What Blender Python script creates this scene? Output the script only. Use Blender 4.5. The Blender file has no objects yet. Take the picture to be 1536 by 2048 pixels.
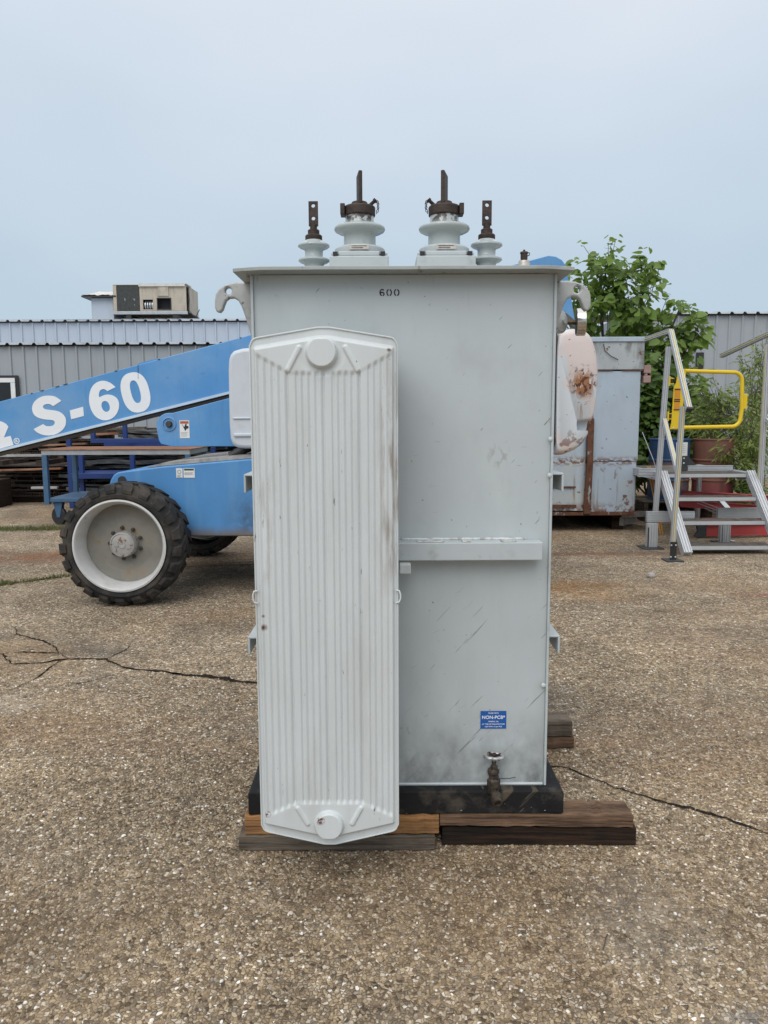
import bpy, bmesh, math, random
from mathutils import Vector, Matrix, Euler
random.seed(7)
R = math.radians
sc = bpy.context.scene
col = sc.collection

# ------------------------------------------------------------------ camera
cd = bpy.data.cameras.new('camera'); cam = bpy.data.objects.new('camera', cd); col.objects.link(cam)
cam.location = (0, 0, 1.5)
cam.rotation_euler = (Matrix.Rotation(R(83), 3, 'X') @ Matrix.Rotation(R(-0.25), 3, 'Z')).to_euler()
cd.sensor_fit = 'HORIZONTAL'; cd.sensor_width = 36; cd.lens = 36.05
cd.clip_start = .05; cd.clip_end = 2000
sc.camera = cam

# ------------------------------------------------------------------ sky: an even overcast veil over a daylight sky
w = bpy.data.worlds.new('World'); sc.world = w; w.use_nodes = True
nt = w.node_tree; nt.nodes.clear()
def nn(t, k, **kw):
    n = t.nodes.new(k)
    for a, b in kw.items(): setattr(n, a, b)
    return n
SUN_EL, SUN_AZ = 46, 200
sky = nn(nt, 'ShaderNodeTexSky', sky_type='NISHITA', sun_disc=False)
sky.sun_elevation = R(SUN_EL); sky.sun_rotation = R(SUN_AZ); sky.dust_density = 3
bg1 = nn(nt, 'ShaderNodeBackground'); bg1.inputs[1].default_value = .1
nt.links.new(sky.outputs[0], bg1.inputs[0])
tc = nn(nt, 'ShaderNodeTexCoord'); sep = nn(nt, 'ShaderNodeSeparateXYZ')
nt.links.new(tc.outputs['Generated'], sep.inputs[0])
noi = nn(nt, 'ShaderNodeTexNoise'); noi.inputs['Scale'].default_value = 2.2; noi.inputs['Detail'].default_value = 3
mp = nn(nt, 'ShaderNodeMapping'); mp.inputs['Scale'].default_value = (1, 1, 2.2)
nt.links.new(tc.outputs['Generated'], mp.inputs[0]); nt.links.new(mp.outputs[0], noi.inputs['Vector'])
ad = nn(nt, 'ShaderNodeMath', operation='MULTIPLY_ADD'); ad.inputs[1].default_value = .30
sub = nn(nt, 'ShaderNodeMath', operation='SUBTRACT'); sub.inputs[1].default_value = .15
nt.links.new(noi.outputs['Fac'], ad.inputs[0]); nt.links.new(sep.outputs['Z'], ad.inputs[2]); nt.links.new(ad.outputs[0], sub.inputs[0])
rmp = nn(nt, 'ShaderNodeValToRGB')
els = rmp.color_ramp.elements
els[0].position = 0; els[0].color = (.50, .63, .735, 1)
els[1].position = 1; els[1].color = (1.45, 1.45, 1.44, 1)
for p, c in ((.16, (.53, .655, .765, 1)), (.36, (.665, .755, .86, 1)), (.52, (.80, .855, .93, 1))):
    e = els.new(p); e.color = c
nt.links.new(sub.outputs[0], rmp.inputs[0])
bg2 = nn(nt, 'ShaderNodeBackground'); bg2.inputs[1].default_value = 1.0
nt.links.new(rmp.outputs[0], bg2.inputs[0])
mx = nn(nt, 'ShaderNodeMixShader'); mx.inputs[0].default_value = .95
out = nn(nt, 'ShaderNodeOutputWorld')
nt.links.new(bg1.outputs[0], mx.inputs[1]); nt.links.new(bg2.outputs[0], mx.inputs[2]); nt.links.new(mx.outputs[0], out.inputs[0])

sl = bpy.data.lights.new('sun', 'SUN'); sl.energy = 1.5; sl.angle = R(50); sl.color = (1, .98, .95)
so = bpy.data.objects.new('sun', sl); col.objects.link(so)
az = R(SUN_AZ); el = R(SUN_EL)
sdir = Vector((math.sin(az)*math.cos(el), math.cos(az)*math.cos(el), math.sin(el)))
so.rotation_euler = sdir.to_track_quat('Z', 'Y').to_euler(); so.location = (0, 0, 30)

vs = sc.view_settings; vs.view_transform = 'Standard'; vs.look = 'None'; vs.exposure = 0; vs.gamma = 1
vs.use_curve_mapping = False

# ------------------------------------------------------------------ materials
def smask(t, coord, scale, lo, hi, detail=4, rot=(0,0,0), rough=.6, off=(0,0,0)):
    m = nn(t, 'ShaderNodeMapping'); m.inputs['Scale'].default_value = scale if isinstance(scale, tuple) else (scale,)*3
    m.inputs['Location'].default_value = off
    m0 = nn(t, 'ShaderNodeMapping'); m0.inputs['Rotation'].default_value = rot
    t.links.new(coord, m0.inputs[0]); t.links.new(m0.outputs[0], m.inputs[0])
    n = nn(t, 'ShaderNodeTexNoise'); n.inputs['Scale'].default_value = 1; n.inputs['Detail'].default_value = detail; n.inputs['Roughness'].default_value = rough
    t.links.new(m.outputs[0], n.inputs['Vector'])
    r = nn(t, 'ShaderNodeMapRange'); r.inputs[1].default_value = lo; r.inputs[2].default_value = hi
    t.links.new(n.outputs['Fac'], r.inputs[0])
    return r.outputs[0]
def mrange(t, sock, a, b):
    r = nn(t, 'ShaderNodeMapRange'); r.inputs[1].default_value = a; r.inputs[2].default_value = b
    t.links.new(sock, r.inputs[0]); return r.outputs[0]
def mul(t, a, b):
    m = nn(t, 'ShaderNodeMath', operation='MULTIPLY'); t.links.new(a, m.inputs[0])
    if isinstance(b, (int, float)): m.inputs[1].default_value = b
    else: t.links.new(b, m.inputs[1])
    return m.outputs[0]
def cmix(t, fac, a, b, blend='MIX'):
    m = nn(t, 'ShaderNodeMix', data_type='RGBA', blend_type=blend)
    if isinstance(fac, (int, float)): m.inputs[0].default_value = fac
    else: t.links.new(fac, m.inputs[0])
    for i, c in ((6, a), (7, b)):
        if isinstance(c, tuple): m.inputs[i].default_value = (*c, 1) if len(c) == 3 else c
        else: t.links.new(c, m.inputs[i])
    return m.outputs[2]
RUST = (.17, .06, .025); DARK = (.03, .028, .026); GRIME = (.12, .10, .085)
def paint(name, base, rough=.45, metal=0, var=.1, vscale=5, layers=(), bump=.0, bscale=60, obj_rand=False, spec=.5, org=(0,0,0), bvec=None):
    """layers: dicts with c, s, lo, hi and optional d(etail), rot, off, z=(a,b), x=(a,b), y=(a,b), sph=(x,y,z,r0,r1), k(strength), r(oughness)"""
    m = bpy.data.materials.new(name); m.use_nodes = True; t = m.node_tree
    bs = t.nodes['Principled BSDF']; bs.inputs['Metallic'].default_value = metal
    bs.inputs['Specular IOR Level'].default_value = spec
    tcn = nn(t, 'ShaderNodeTexCoord'); co = tcn.outputs['Object']
    if obj_rand:
        oi = nn(t, 'ShaderNodeObjectInfo'); sc_ = nn(t, 'ShaderNodeVectorMath', operation='SCALE'); sc_.inputs[3].default_value = 37.
        cb = nn(t, 'ShaderNodeCombineXYZ')
        for i in range(3): t.links.new(oi.outputs['Random'], cb.inputs[i])
        t.links.new(cb.outputs[0], sc_.inputs[0])
        adv = nn(t, 'ShaderNodeVectorMath', operation='ADD'); t.links.new(co, adv.inputs[0]); t.links.new(sc_.outputs[0], adv.inputs[1]); cn = adv.outputs[0]
    else: cn = co
    sp = nn(t, 'ShaderNodeSeparateXYZ'); t.links.new(co, sp.inputs[0])
    v = smask(t, cn, vscale, .3, .7, 5)
    c = cmix(t, v, tuple(x*(1-var) for x in base), tuple(min(1, x*(1+var)) for x in base))
    rg = rough
    for L in layers:
        k = smask(t, cn, L['s'], L['lo'], L['hi'], L.get('d', 4), L.get('rot', (0,0,0)), L.get('ro', .6), L.get('off', (0,0,0)))
        for ax in 'xyz':
            if ax in L: k = mul(t, k, mrange(t, sp.outputs['xyz'.index(ax)], *[q-org['xyz'.index(ax)] for q in L[ax]]))
            if ax+'2' in L: k = mul(t, k, mrange(t, sp.outputs['xyz'.index(ax)], *[q-org['xyz'.index(ax)] for q in L[ax+'2']]))
        if 'sph' in L:
            q = L['sph']; d = nn(t, 'ShaderNodeVectorMath', operation='DISTANCE'); t.links.new(co, d.inputs[0]); d.inputs[1].default_value = [q[i]-org[i] for i in range(3)]
            k = mul(t, k, mrange(t, d.outputs['Value'], q[4], q[3]))
        if 'k' in L: k = mul(t, k, L['k'])
        c = cmix(t, k, c, L['c'])
        if 'r' in L:
            mm = nn(t, 'ShaderNodeMix'); t.links.new(k, mm.inputs[0])
            if isinstance(rg, (int, float)): mm.inputs[2].default_value = rg
            else: t.links.new(rg, mm.inputs[2])
            mm.inputs[3].default_value = L['r']; rg = mm.outputs[0]
    t.links.new(c, bs.inputs['Base Color'])
    if isinstance(rg, (int, float)): bs.inputs['Roughness'].default_value = rg
    else: t.links.new(rg, bs.inputs['Roughness'])
    if bump:
        n = nn(t, 'ShaderNodeTexNoise'); n.inputs['Scale'].default_value = bscale; n.inputs['Detail'].default_value = 4
        if bvec: bm_ = nn(t, 'ShaderNodeMapping'); bm_.inputs['Scale'].default_value = bvec; t.links.new(cn, bm_.inputs[0]); t.links.new(bm_.outputs[0], n.inputs['Vector'])
        else: t.links.new(cn, n.inputs['Vector'])
        b = nn(t, 'ShaderNodeBump'); b.inputs['Strength'].default_value = bump; b.inputs['Distance'].default_value = .01
        t.links.new(n.outputs['Fac'], b.inputs['Height']); t.links.new(b.outputs[0], bs.inputs['Normal'])
    return m
# ------------------------------------------------------------------ mesh helpers
class MB:
    def __init__(s): s.v = []; s.f = []
    def add(s, vs, fs):
        o = len(s.v); s.v += [tuple(p) for p in vs]; s.f += [tuple(i+o for i in f) for f in fs]; return s
    def box(s, x0, x1, y0, y1, z0, z1):
        return s.add([(x0,y0,z0),(x1,y0,z0),(x1,y1,z0),(x0,y1,z0),(x0,y0,z1),(x1,y0,z1),(x1,y1,z1),(x0,y1,z1)],
                     [(0,3,2,1),(4,5,6,7),(0,1,5,4),(1,2,6,5),(2,3,7,6),(3,0,4,7)])
    def prism(s, pts, a, b, axis='y'):
        n = len(pts)
        f = {'y': lambda p, q: (p[0], q, p[1]), 'x': lambda p, q: (q, p[0], p[1]), 'z': lambda p, q: (p[0], p[1], q)}[axis]
        vs = [f(p, a) for p in pts] + [f(p, b) for p in pts]
        return s.add(vs, [tuple(range(n))[::-1], tuple(range(n, 2*n))] + [(i, (i+1)%n, n+(i+1)%n, n+i) for i in range(n)])
    def lathe(s, prof, n=32, c=(0,0,0), axis=(0,0,1)):
        q = Vector(axis).normalized().to_track_quat('Z', 'Y'); c = Vector(c)
        vs = []
        for r, z in prof:
            for k in range(n):
                a = 2*math.pi*k/n; vs.append(c + q @ Vector((r*math.cos(a), r*math.sin(a), z)))
        m = len(prof); fs = []
        for i in range(m-1):
            for k in range(n): fs.append((i*n+k, i*n+(k+1)%n, (i+1)*n+(k+1)%n, (i+1)*n+k))
        if prof[0][0] > 1e-6: fs.append(tuple(range(n))[::-1])
        if prof[-1][0] > 1e-6: fs.append(tuple(range((m-1)*n, m*n)))
        return s.add(vs, fs)
    def cyl(s, a, b, r, n=16, r2=None):
        a = Vector(a); b = Vector(b); return s.lathe([(r, 0), (r if r2 is None else r2, (b-a).length)], n, a, b-a)
    def tube(s, pts, r, n=8, closed=False):
        pts = [Vector(p) for p in pts]; m = len(pts); vs = []; up = None
        rs = r if isinstance(r, (list, tuple)) else [r]*m
        for i, p in enumerate(pts):
            if closed: d = pts[(i+1)%m]-pts[i-1]
            else: d = pts[min(i+1, m-1)]-pts[max(i-1, 0)]
            d = d.normalized()
            if up is None: up = d.orthogonal().normalized()
            up = (up-d*up.dot(d)).normalized(); sd = d.cross(up)
            for k in range(n):
                a = 2*math.pi*k/n; vs.append(p+(up*math.cos(a)+sd*math.sin(a))*rs[i])
        fs = []
        for i in range(m if closed else m-1):
            j = (i+1) % m
            for k in range(n): fs.append((i*n+k, i*n+(k+1)%n, j*n+(k+1)%n, j*n+k))
        if not closed: fs += [tuple(range(n))[::-1], tuple(range((m-1)*n, m*n))]
        return s.add(vs, fs)
    def bar(s, a, b, w, h, up=(0,0,1), prof=None):
        """straight bar from a to b, w along side, h along up; optional profile of (side, up) points"""
        a = Vector(a); b = Vector(b); d = (b-a).normalized(); up = Vector(up); up = (up-d*up.dot(d)).normalized(); sd = d.cross(up)
        pr = prof or [(-w/2,-h/2),(w/2,-h/2),(w/2,h/2),(-w/2,h/2)]
        n = len(pr); vs = [a+sd*x+up*y for x, y in pr]+[b+sd*x+up*y for x, y in pr]
        return s.add(vs, [tuple(range(n))[::-1], tuple(range(n, 2*n))]+[(i, (i+1)%n, n+(i+1)%n, n+i) for i in range(n)])
    def mesh(s, name, mats, off=(0,0,0), smooth=None):
        me = bpy.data.meshes.new(name)
        me.from_pydata([(x-off[0], y-off[1], z-off[2]) for x, y, z in s.v], [], s.f)
        if len(s.f) < 30000:
            bm = bmesh.new(); bm.from_mesh(me); bmesh.ops.recalc_face_normals(bm, faces=bm.faces); bm.to_mesh(me); bm.free()
        for m in (mats if isinstance(mats, (list, tuple)) else [mats]): me.materials.append(m)
        if smooth:
            me.polygons.foreach_set('use_smooth', [True]*len(me.polygons)); me.set_sharp_from_angle(angle=smooth)
        me.update(); return me
def outline_mesh(name, loops, depth, y, mat, off=(0,0,0), bevel=0):
    """flat shape with holes given in (x, z), extruded along y from y to y+depth"""
    cu = bpy.data.curves.new('tmp', 'CURVE'); cu.dimensions = '2D'; cu.fill_mode = 'BOTH'; cu.extrude = max(depth/2-bevel, 0); cu.bevel_depth = bevel; cu.bevel_resolution = 2
    if bevel: cu.offset = -bevel
    for lp in loops:
        sp = cu.splines.new('POLY'); sp.points.add(len(lp)-1); sp.use_cyclic_u = True
        for p, q in zip(sp.points, lp): p.co = (q[0], q[1], 0, 1)
    return curve_to_mesh(cu, name, mat, Matrix.Translation((-off[0], y+depth/2-off[1], -off[2])) @ Matrix.Rotation(R(90), 4, 'X'))
def curve_to_mesh(cu, name, mat, mtx):
    o = bpy.data.objects.new('tmp', cu); col.objects.link(o)
    dg = bpy.context.evaluated_depsgraph_get(); me = bpy.data.meshes.new_from_object(o.evaluated_get(dg)); me.name = name
    bpy.data.objects.remove(o); bpy.data.curves.remove(cu)
    me.transform(mtx); me.materials.clear(); me.materials.append(mat); return me
def text_mesh(body, size, x, y, z, mat, off=(0,0,0), offset=0., align='CENTER', rot=0, ext=.0004, sx=1.):
    cu = bpy.data.curves.new('tmp', 'FONT'); cu.body = body; cu.size = size; cu.align_x = align; cu.align_y = 'CENTER'; cu.extrude = ext; cu.offset = offset
    return curve_to_mesh(cu, 'lettering', mat, Matrix.Translation((x-off[0], y-off[1], z-off[2])) @ Matrix.Rotation(rot, 4, 'Y') @ Matrix.Rotation(R(90), 4, 'X') @ Matrix.Diagonal((sx, 1, 1, 1)))
OFF = {}
def thing(name, label, cat, loc=(0,0,0), group=None):
    o = bpy.data.objects.new(name, None); col.objects.link(o); o.location = loc; o.empty_display_size = .1
    o['label'] = label; o['category'] = cat
    if group: o['group'] = group
    OFF[o.name] = tuple(loc); return o
def put(name, me, parent=None, label=None):
    o = bpy.data.objects.new(name, me); col.objects.link(o)
    if parent: o.parent = parent; OFF[o.name] = OFF[parent.name]
    if label: o['label'] = label
    return o
def part(parent, name, mb, mat, bevel=0, smooth=None, label=None, seg=2):
    o = put(name, mb.mesh(name, mat, OFF[parent.name], smooth), parent, label)
    if bevel: addbevel(o, bevel, seg)
    return o
def addbevel(o, wd, seg=2):
    b = o.modifiers.new('bevel', 'BEVEL'); b.width = wd; b.segments = seg; b.limit_method = 'ANGLE'; b.angle_limit = R(35)
def single(name, mb, mat, label, cat, loc=(0,0,0), group=None, bevel=0, smooth=None):
    o = put(name, mb.mesh(name, mat, loc, smooth)); o.location = loc; o['label'] = label; o['category'] = cat
    if group: o['group'] = group
    if bevel: addbevel(o, bevel)
    return o
def struct(name, mb, mat, smooth=None, kind='structure'):
    o = put(name, mb.mesh(name, mat, (0,0,0), smooth)); o['kind'] = kind; return o
def circ(cx, cz, r, n=24, ry=None): return [(cx+r*math.cos(2*math.pi*k/n), cz+(ry or r)*math.sin(2*math.pi*k/n)) for k in range(n)]
def sstep(a, b, x):
    t = min(1, max(0, (x-a)/(b-a))); return t*t*(3-2*t)

# ================================================================== GROUND
def ground_material():
    m = bpy.data.materials.new('worn_exposed_aggregate_asphalt'); m.use_nodes = True; t = m.node_tree; bs = t.nodes['Principled BSDF']
    tcn = nn(t, 'ShaderNodeTexCoord'); co = tcn.outputs['Object']
    ds = nn(t, 'ShaderNodeTexNoise'); ds.inputs['Scale'].default_value = 55; ds.inputs['Detail'].default_value = 1
    t.links.new(co, ds.inputs['Vector'])
    dv = nn(t, 'ShaderNodeVectorMath', operation='SCALE'); dv.inputs[3].default_value = .016; t.links.new(ds.outputs['Color'], dv.inputs[0])
    av = nn(t, 'ShaderNodeVectorMath', operation='ADD'); t.links.new(co, av.inputs[0]); t.links.new(dv.outputs[0], av.inputs[1])
    v1 = nn(t, 'ShaderNodeTexVoronoi', voronoi_dimensions='2D'); v1.inputs['Scale'].default_value = 88; t.links.new(av.outputs[0], v1.inputs['Vector'])
    v2 = nn(t, 'ShaderNodeTexVoronoi', voronoi_dimensions='2D', feature='DISTANCE_TO_EDGE'); v2.inputs['Scale'].default_value = 88; t.links.new(av.outputs[0], v2.inputs['Vector'])
    sp = nn(t, 'ShaderNodeSeparateColor'); t.links.new(v1.outputs['Color'], sp.inputs[0])
    rp = nn(t, 'ShaderNodeValToRGB'); rp.color_ramp.interpolation = 'CONSTANT'; e = rp.color_ramp.elements
    cs = [(0, (.09,.066,.044)), (.10, (.19,.14,.09)), (.24, (.31,.235,.15)), (.38, (.23,.18,.125)), (.50, (.38,.30,.20)), (.62, (.27,.21,.14)), (.73, (.44,.36,.26)), (.83, (.20,.17,.135)), (.90, (.52,.45,.36)), (.972, (.74,.70,.63))]
    e[0].position = 0; e[0].color = (*cs[0][1], 1); e[1].position = cs[1][0]; e[1].color = (*cs[1][1], 1)
    for p, c in cs[2:]: q = e.new(p); q.color = (*c, 1)
    t.links.new(sp.outputs[0], rp.inputs[0])
    edge = mrange(t, v2.outputs['Distance'], .03, .13)
    # binder: dark bitumen, ground away to a paler grey-brown in patches
    binder = cmix(t, smask(t, co, 1.6, .35, .65, 5), (.075,.055,.037), (.175,.135,.093))
    c = cmix(t, edge, binder, rp.outputs[0])
    # weather: pale dry areas, brown, grey and rusty ones
    c = cmix(t, mul(t, smask(t, co, .55, .42, .68, 5), .18), c, (.37,.305,.225))
    c = cmix(t, mul(t, smask(t, co, .38, .5, .66, 6, off=(3,7,0)), .5), c, (.21,.125,.06))
    c = cmix(t, mul(t, smask(t, co, .9, .56, .7, 6, off=(11,3,0)), .55), c, (.09,.085,.08))
    c = cmix(t, mul(t, smask(t, co, (.25,1.1,1), .56, .66, 6, off=(5,1.7,0)), .25), c, (.22,.115,.065))
    c = cmix(t, mul(t, smask(t, co, 4.5, .6, .72, 4, off=(1,9,0)), .5), c, (.07,.062,.055))
    def patch(c, x, y, rx, ry, colr, k, s=1.5, bl='MIX'):
        cb = nn(t, 'ShaderNodeVectorMath', operation='SUBTRACT'); t.links.new(co, cb.inputs[0]); cb.inputs[1].default_value = (x, y, 0)
        dvd = nn(t, 'ShaderNodeVectorMath', operation='DIVIDE'); t.links.new(cb.outputs[0], dvd.inputs[0]); dvd.inputs[1].default_value = (rx, ry, 1)
        ln = nn(t, 'ShaderNodeVectorMath', operation='LENGTH'); t.links.new(dvd.outputs[0], ln.inputs[0])
        msk = mul(t, mrange(t, ln.outputs['Value'], 1, .25), smask(t, co, s, .3, .62, 6))
        return cmix(t, mul(t, msk, k), c, colr, bl)
    c = patch(c, 1.75, 6.6, .75, .6, (.25,.13,.045), .75)
    c = patch(c, 2.4, 8.35, 1.4, .16, (.16,.075,.045), .8)
    c = patch(c, 3.5, 6.35, .7, .14, (.25,.10,.085), .7, 4)
    c = patch(c, -3.6, 8.3, 1.2, .55, (.24,.115,.06), .85)
    c = patch(c, .92, 1.72, .16, .1, (.16,.165,.17), .9, 6)
    c = patch(c, -2.2, 3.9, .45, .25, (.46,.43,.38), .6, 14)
    c = patch(c, .75, 2.15, .3, .3, (.42,.38,.32), .35, 10)
    c = patch(c, .1, 2.25, 1.1, .35, (.13,.09,.055), .6, 3)  # painted shade: ground darkened where tank and radiator block the sky
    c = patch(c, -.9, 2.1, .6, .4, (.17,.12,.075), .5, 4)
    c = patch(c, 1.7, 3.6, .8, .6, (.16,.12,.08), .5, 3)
    c = patch(c, -1.2, 5.4, .5, .25, (.09,.08,.07), .5, 6)
    c = patch(c, 2.2, 5.2, 1.0, .3, (.15,.11,.08), .5, 4)
    c = patch(c, -1.4, 7.2, 1.0, 1.1, (.07,.06,.05), .6)  # shade under the lift chassis, put into the ground colour
    c = patch(c, 0, 9.5, 11, 5.2, (1.18,1.20,1.22), 1, .8, 'MULTIPLY')
    c = patch(c, -2.0, 3.2, 1.2, .8, (1.22,1.2,1.16), 1, 2, 'MULTIPLY')
    c = patch(c, 1.6, 4.6, 1.6, .8, (1.25,1.25,1.22), 1, 1.5, 'MULTIPLY')
    v3 = nn(t, 'ShaderNodeTexVoronoi', voronoi_dimensions='2D'); v3.inputs['Scale'].default_value = 38; t.links.new(av.outputs[0], v3.inputs['Vector'])
    s3 = nn(t, 'ShaderNodeSeparateColor'); t.links.new(v3.outputs['Color'], s3.inputs[0])
    r3 = nn(t, 'ShaderNodeMapRange'); r3.inputs[3].default_value = .80; r3.inputs[4].default_value = 1.22; t.links.new(s3.outputs[2], r3.inputs[0])
    g3 = nn(t, 'ShaderNodeCombineColor')
    for i in range(3): t.links.new(r3.outputs[0], g3.inputs[i])
    c = cmix(t, 1., c, g3.outputs[0], 'MULTIPLY')
    def shade(c, sc_, lo_, hi_, off):
        v = smask(t, co, sc_, .33, .67, 6, off=off); r = nn(t, 'ShaderNodeMapRange'); r.inputs[3].default_value = lo_; r.inputs[4].default_value = hi_; t.links.new(v, r.inputs[0])
        g = nn(t, 'ShaderNodeCombineColor')
        for i, k_ in enumerate((1.0, .993, .985)): t.links.new(mul(t, r.outputs[0], k_), g.inputs[i])
        return cmix(t, 1., c, g.outputs[0], 'MULTIPLY')
    c = shade(c, (.5,.8,1), .90, 1.32, (2,5,0)); c = shade(c, 2.6, .84, 1.14, (7,1,0)); c = shade(c, 9., .90, 1.10, (4,4,0))
    bs.inputs['Roughness'].default_value = .93; bs.inputs['Specular IOR Level'].default_value = .25
    t.links.new(c, bs.inputs['Base Color'])
    bp = nn(t, 'ShaderNodeBump'); bp.inputs['Strength'].default_value = .9; bp.inputs['Distance'].default_value = .005
    hr = mrange(t, v2.outputs['Distance'], 0, .3); t.links.new(mul(t, hr, sp.outputs[1]), bp.inputs['Height'])
    b2 = nn(t, 'ShaderNodeBump'); b2.inputs['Strength'].default_value = .35; b2.inputs['Distance'].default_value = .03
    n2 = nn(t, 'ShaderNodeTexNoise'); n2.inputs['Scale'].default_value = 9; n2.inputs['Detail'].default_value = 6; t.links.new(co, n2.inputs['Vector'])
    t.links.new(n2.outputs['Fac'], b2.inputs['Height']); t.links.new(bp.outputs[0], b2.inputs['Normal']); t.links.new(b2.outputs[0], bs.inputs['Normal'])
    return m
M_ground = ground_material()
struct('ground', MB().add([(-400,-60,0),(400,-60,0),(400,700,0),(-400,700,0)], [(0,1,2,3)]), M_ground)

def stone_material():
    m = bpy.data.materials.new('aggregate_stones'); m.use_nodes = True; t = m.node_tree; bs = t.nodes['Principled BSDF']
    g = nn(t, 'ShaderNodeNewGeometry'); rp = nn(t, 'ShaderNodeValToRGB'); rp.color_ramp.interpolation = 'CONSTANT'; e = rp.color_ramp.elements
    cs = [(0,(.16,.115,.07)),(.18,(.29,.21,.125)),(.38,(.36,.27,.165)),(.54,(.25,.195,.135)),(.66,(.42,.335,.225)),(.80,(.31,.265,.21)),(.90,(.54,.47,.375)),(.974,(.78,.75,.69))]
    e[0].position = 0; e[0].color = (*cs[0][1],1); e[1].position = cs[1][0]; e[1].color = (*cs[1][1],1)
    for p, c in cs[2:]: q = e.new(p); q.color = (*c,1)
    t.links.new(g.outputs['Random Per Island'], rp.inputs[0]); t.links.new(rp.outputs[0], bs.inputs['Base Color']); bs.inputs['Roughness'].default_value = .75
    return m
M_stone = stone_material()
rs = random.Random(3); V = []; F = []
y = 1.45
while y < 4.6:
    dy = .1; hw = .56*y+.35; n = int(2*hw*dy*(4200 if y < 2.7 else 4200-(y-2.7)*1500))
    for _ in range(n):
        px, py = rs.uniform(-hw, hw), rs.uniform(y, y+dy)
        r = rs.uniform(.0035, .0072)*(1.25 if rs.random() < .12 else 1); a0 = rs.uniform(0, 6.28); asp = rs.uniform(.55, 1); h = r*rs.uniform(.3, .6); k = rs.uniform(.45, .7); o = len(V)
        ca, sa = math.cos(a0), math.sin(a0)
        for (q, z) in ((1, -.001), (k, h)):
            for i in range(6):
                a = math.pi*i/3; jr = rs.uniform(.78, 1.15)*q*r; u, v_ = jr*math.cos(a), jr*math.sin(a)*asp
                V.append((px+u*ca-v_*sa, py+u*sa+v_*ca, z+(rs.uniform(-.15,.15)*h if z > 0 else 0)))
        for i in range(6): F.append((o+i, o+(i+1)%6, o+6+(i+1)%6, o+6+i))
        F.append(tuple(o+6+i for i in range(6)))
    y += dy
mb = MB(); mb.v = V; mb.f = F
struct('aggregate_stones', mb, M_stone, kind='stuff')

rs = random.Random(31); mb = MB()
for _ in range(420):
    py = rs.uniform(1.6, 9.5)**1; px = rs.uniform(-.55*py-.3, .55*py+.3); r = rs.uniform(.004, .011)
    if -.55 < px < .7 and 2.2 < py < 3.6: continue
    mb.lathe([(r*.7, .0005), (r, r*.35), (r*.6, r*.8), (0, r*.9)], 6, (px, py, 0), (rs.uniform(-.3,.3), rs.uniform(-.3,.3), 1))
struct('loose_pebbles', mb, M_stone, kind='stuff')
M_crack = paint('bitumen_crack', (.022,.017,.013), .95, var=.4, vscale=40, spec=.05, layers=[dict(c=(.10,.08,.06), s=70, lo=.56, hi=.66, d=3, k=.7)])
rs = random.Random(11)
def crack(pts, wd):
    mb = MB(); P = []
    for i in range(len(pts)-1):
        a = Vector((*pts[i], 0)); b = Vector((*pts[i+1], 0)); n = max(2, int((b-a).length/.025))
        for k in range(n):
            p = a.lerp(b, k/n); j = .006; P.append(p+Vector((rs.uniform(-j, j), rs.uniform(-j, j), 0)))
    P.append(Vector((*pts[-1], 0))); L = []
    for i, p in enumerate(P):
        d = (P[min(i+1, len(P)-1)]-P[max(i-1, 0)]).normalized(); sd = Vector((-d.y, d.x, 0)); e = min(1, i/4, (len(P)-1-i)/4)
        h = wd*rs.uniform(.3, 1.3)*(.95+.35*math.sin(i*.23+wd*900))*max(.15, e)/2; L += [p+sd*h+Vector((0,0,.0042)), p-sd*h*rs.uniform(.6,1.3)+Vector((0,0,.0042))]
    mb.add(L, [(2*i, 2*i+1, 2*i+3, 2*i+2) for i in range(len(P)-1)])
    struct('pavement_crack', mb, M_crack)
crack([(-2.498,4.804),(-2.451,4.797),(-2.369,4.674),(-2.297,4.6),(-2.186,4.598),(-2.102,4.62),(-2.06,4.67),(-1.992,4.686),(-1.856,4.691),(-1.752,4.682),(-1.647,4.581),(-1.553,4.499),(-1.446,4.466),(-1.329,4.449),(-1.268,4.412),(-1.176,4.368)], .024)
crack([(-1.33,4.449),(-1.268,4.412),(-1.2,4.378),(-1.064,4.355),(-0.969,4.33),(-0.849,4.265),(-0.736,4.229),(-0.448,4.149),(.0,4.05),(.4,3.5),(.62,3.25)], .04)
crack([(-2.451,4.797),(-2.351,4.838),(-2.096,4.806),(-2.174,4.939),(-2.312,5.077),(-2.582,5.258),(-2.699,5.467)], .014)
crack([(-2.096,4.806),(-2.03,4.738),(-1.992,4.686)], .014)
crack([(-2.128,4.063),(-2.067,4.169),(-2.031,4.323),(-2.031,4.506),(-2.024,4.636),(-1.992,4.686)], .011)
crack([(-1.553,4.499),(-1.592,4.392),(-1.674,4.29),(-1.74,4.234),(-1.81,4.24)], .011)
crack([(-1.752,4.682),(-1.713,4.804),(-1.689,4.895),(-1.693,5.009)], .009)
crack([(0.684,3.184),(0.723,3.164),(0.784,3.143),(0.818,3.103),(0.856,3.056),(0.901,3.018),(0.935,2.967),(0.972,2.931),(1.017,2.903),(1.059,2.868),(1.238,2.756),(1.388,2.606),(1.7,2.4)], .016)
crack([(-5.2,6.3),(-3.504,6.88),(-3.068,7.25)], .05)
crack([(-2.2,7.64),(-1.88,7.721),(-1.356,7.789),(-.2,7.9)], .022)
crack([(-7.5,10.3),(-5.313,10.40),(-4.3,10.42)], .07)

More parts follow.
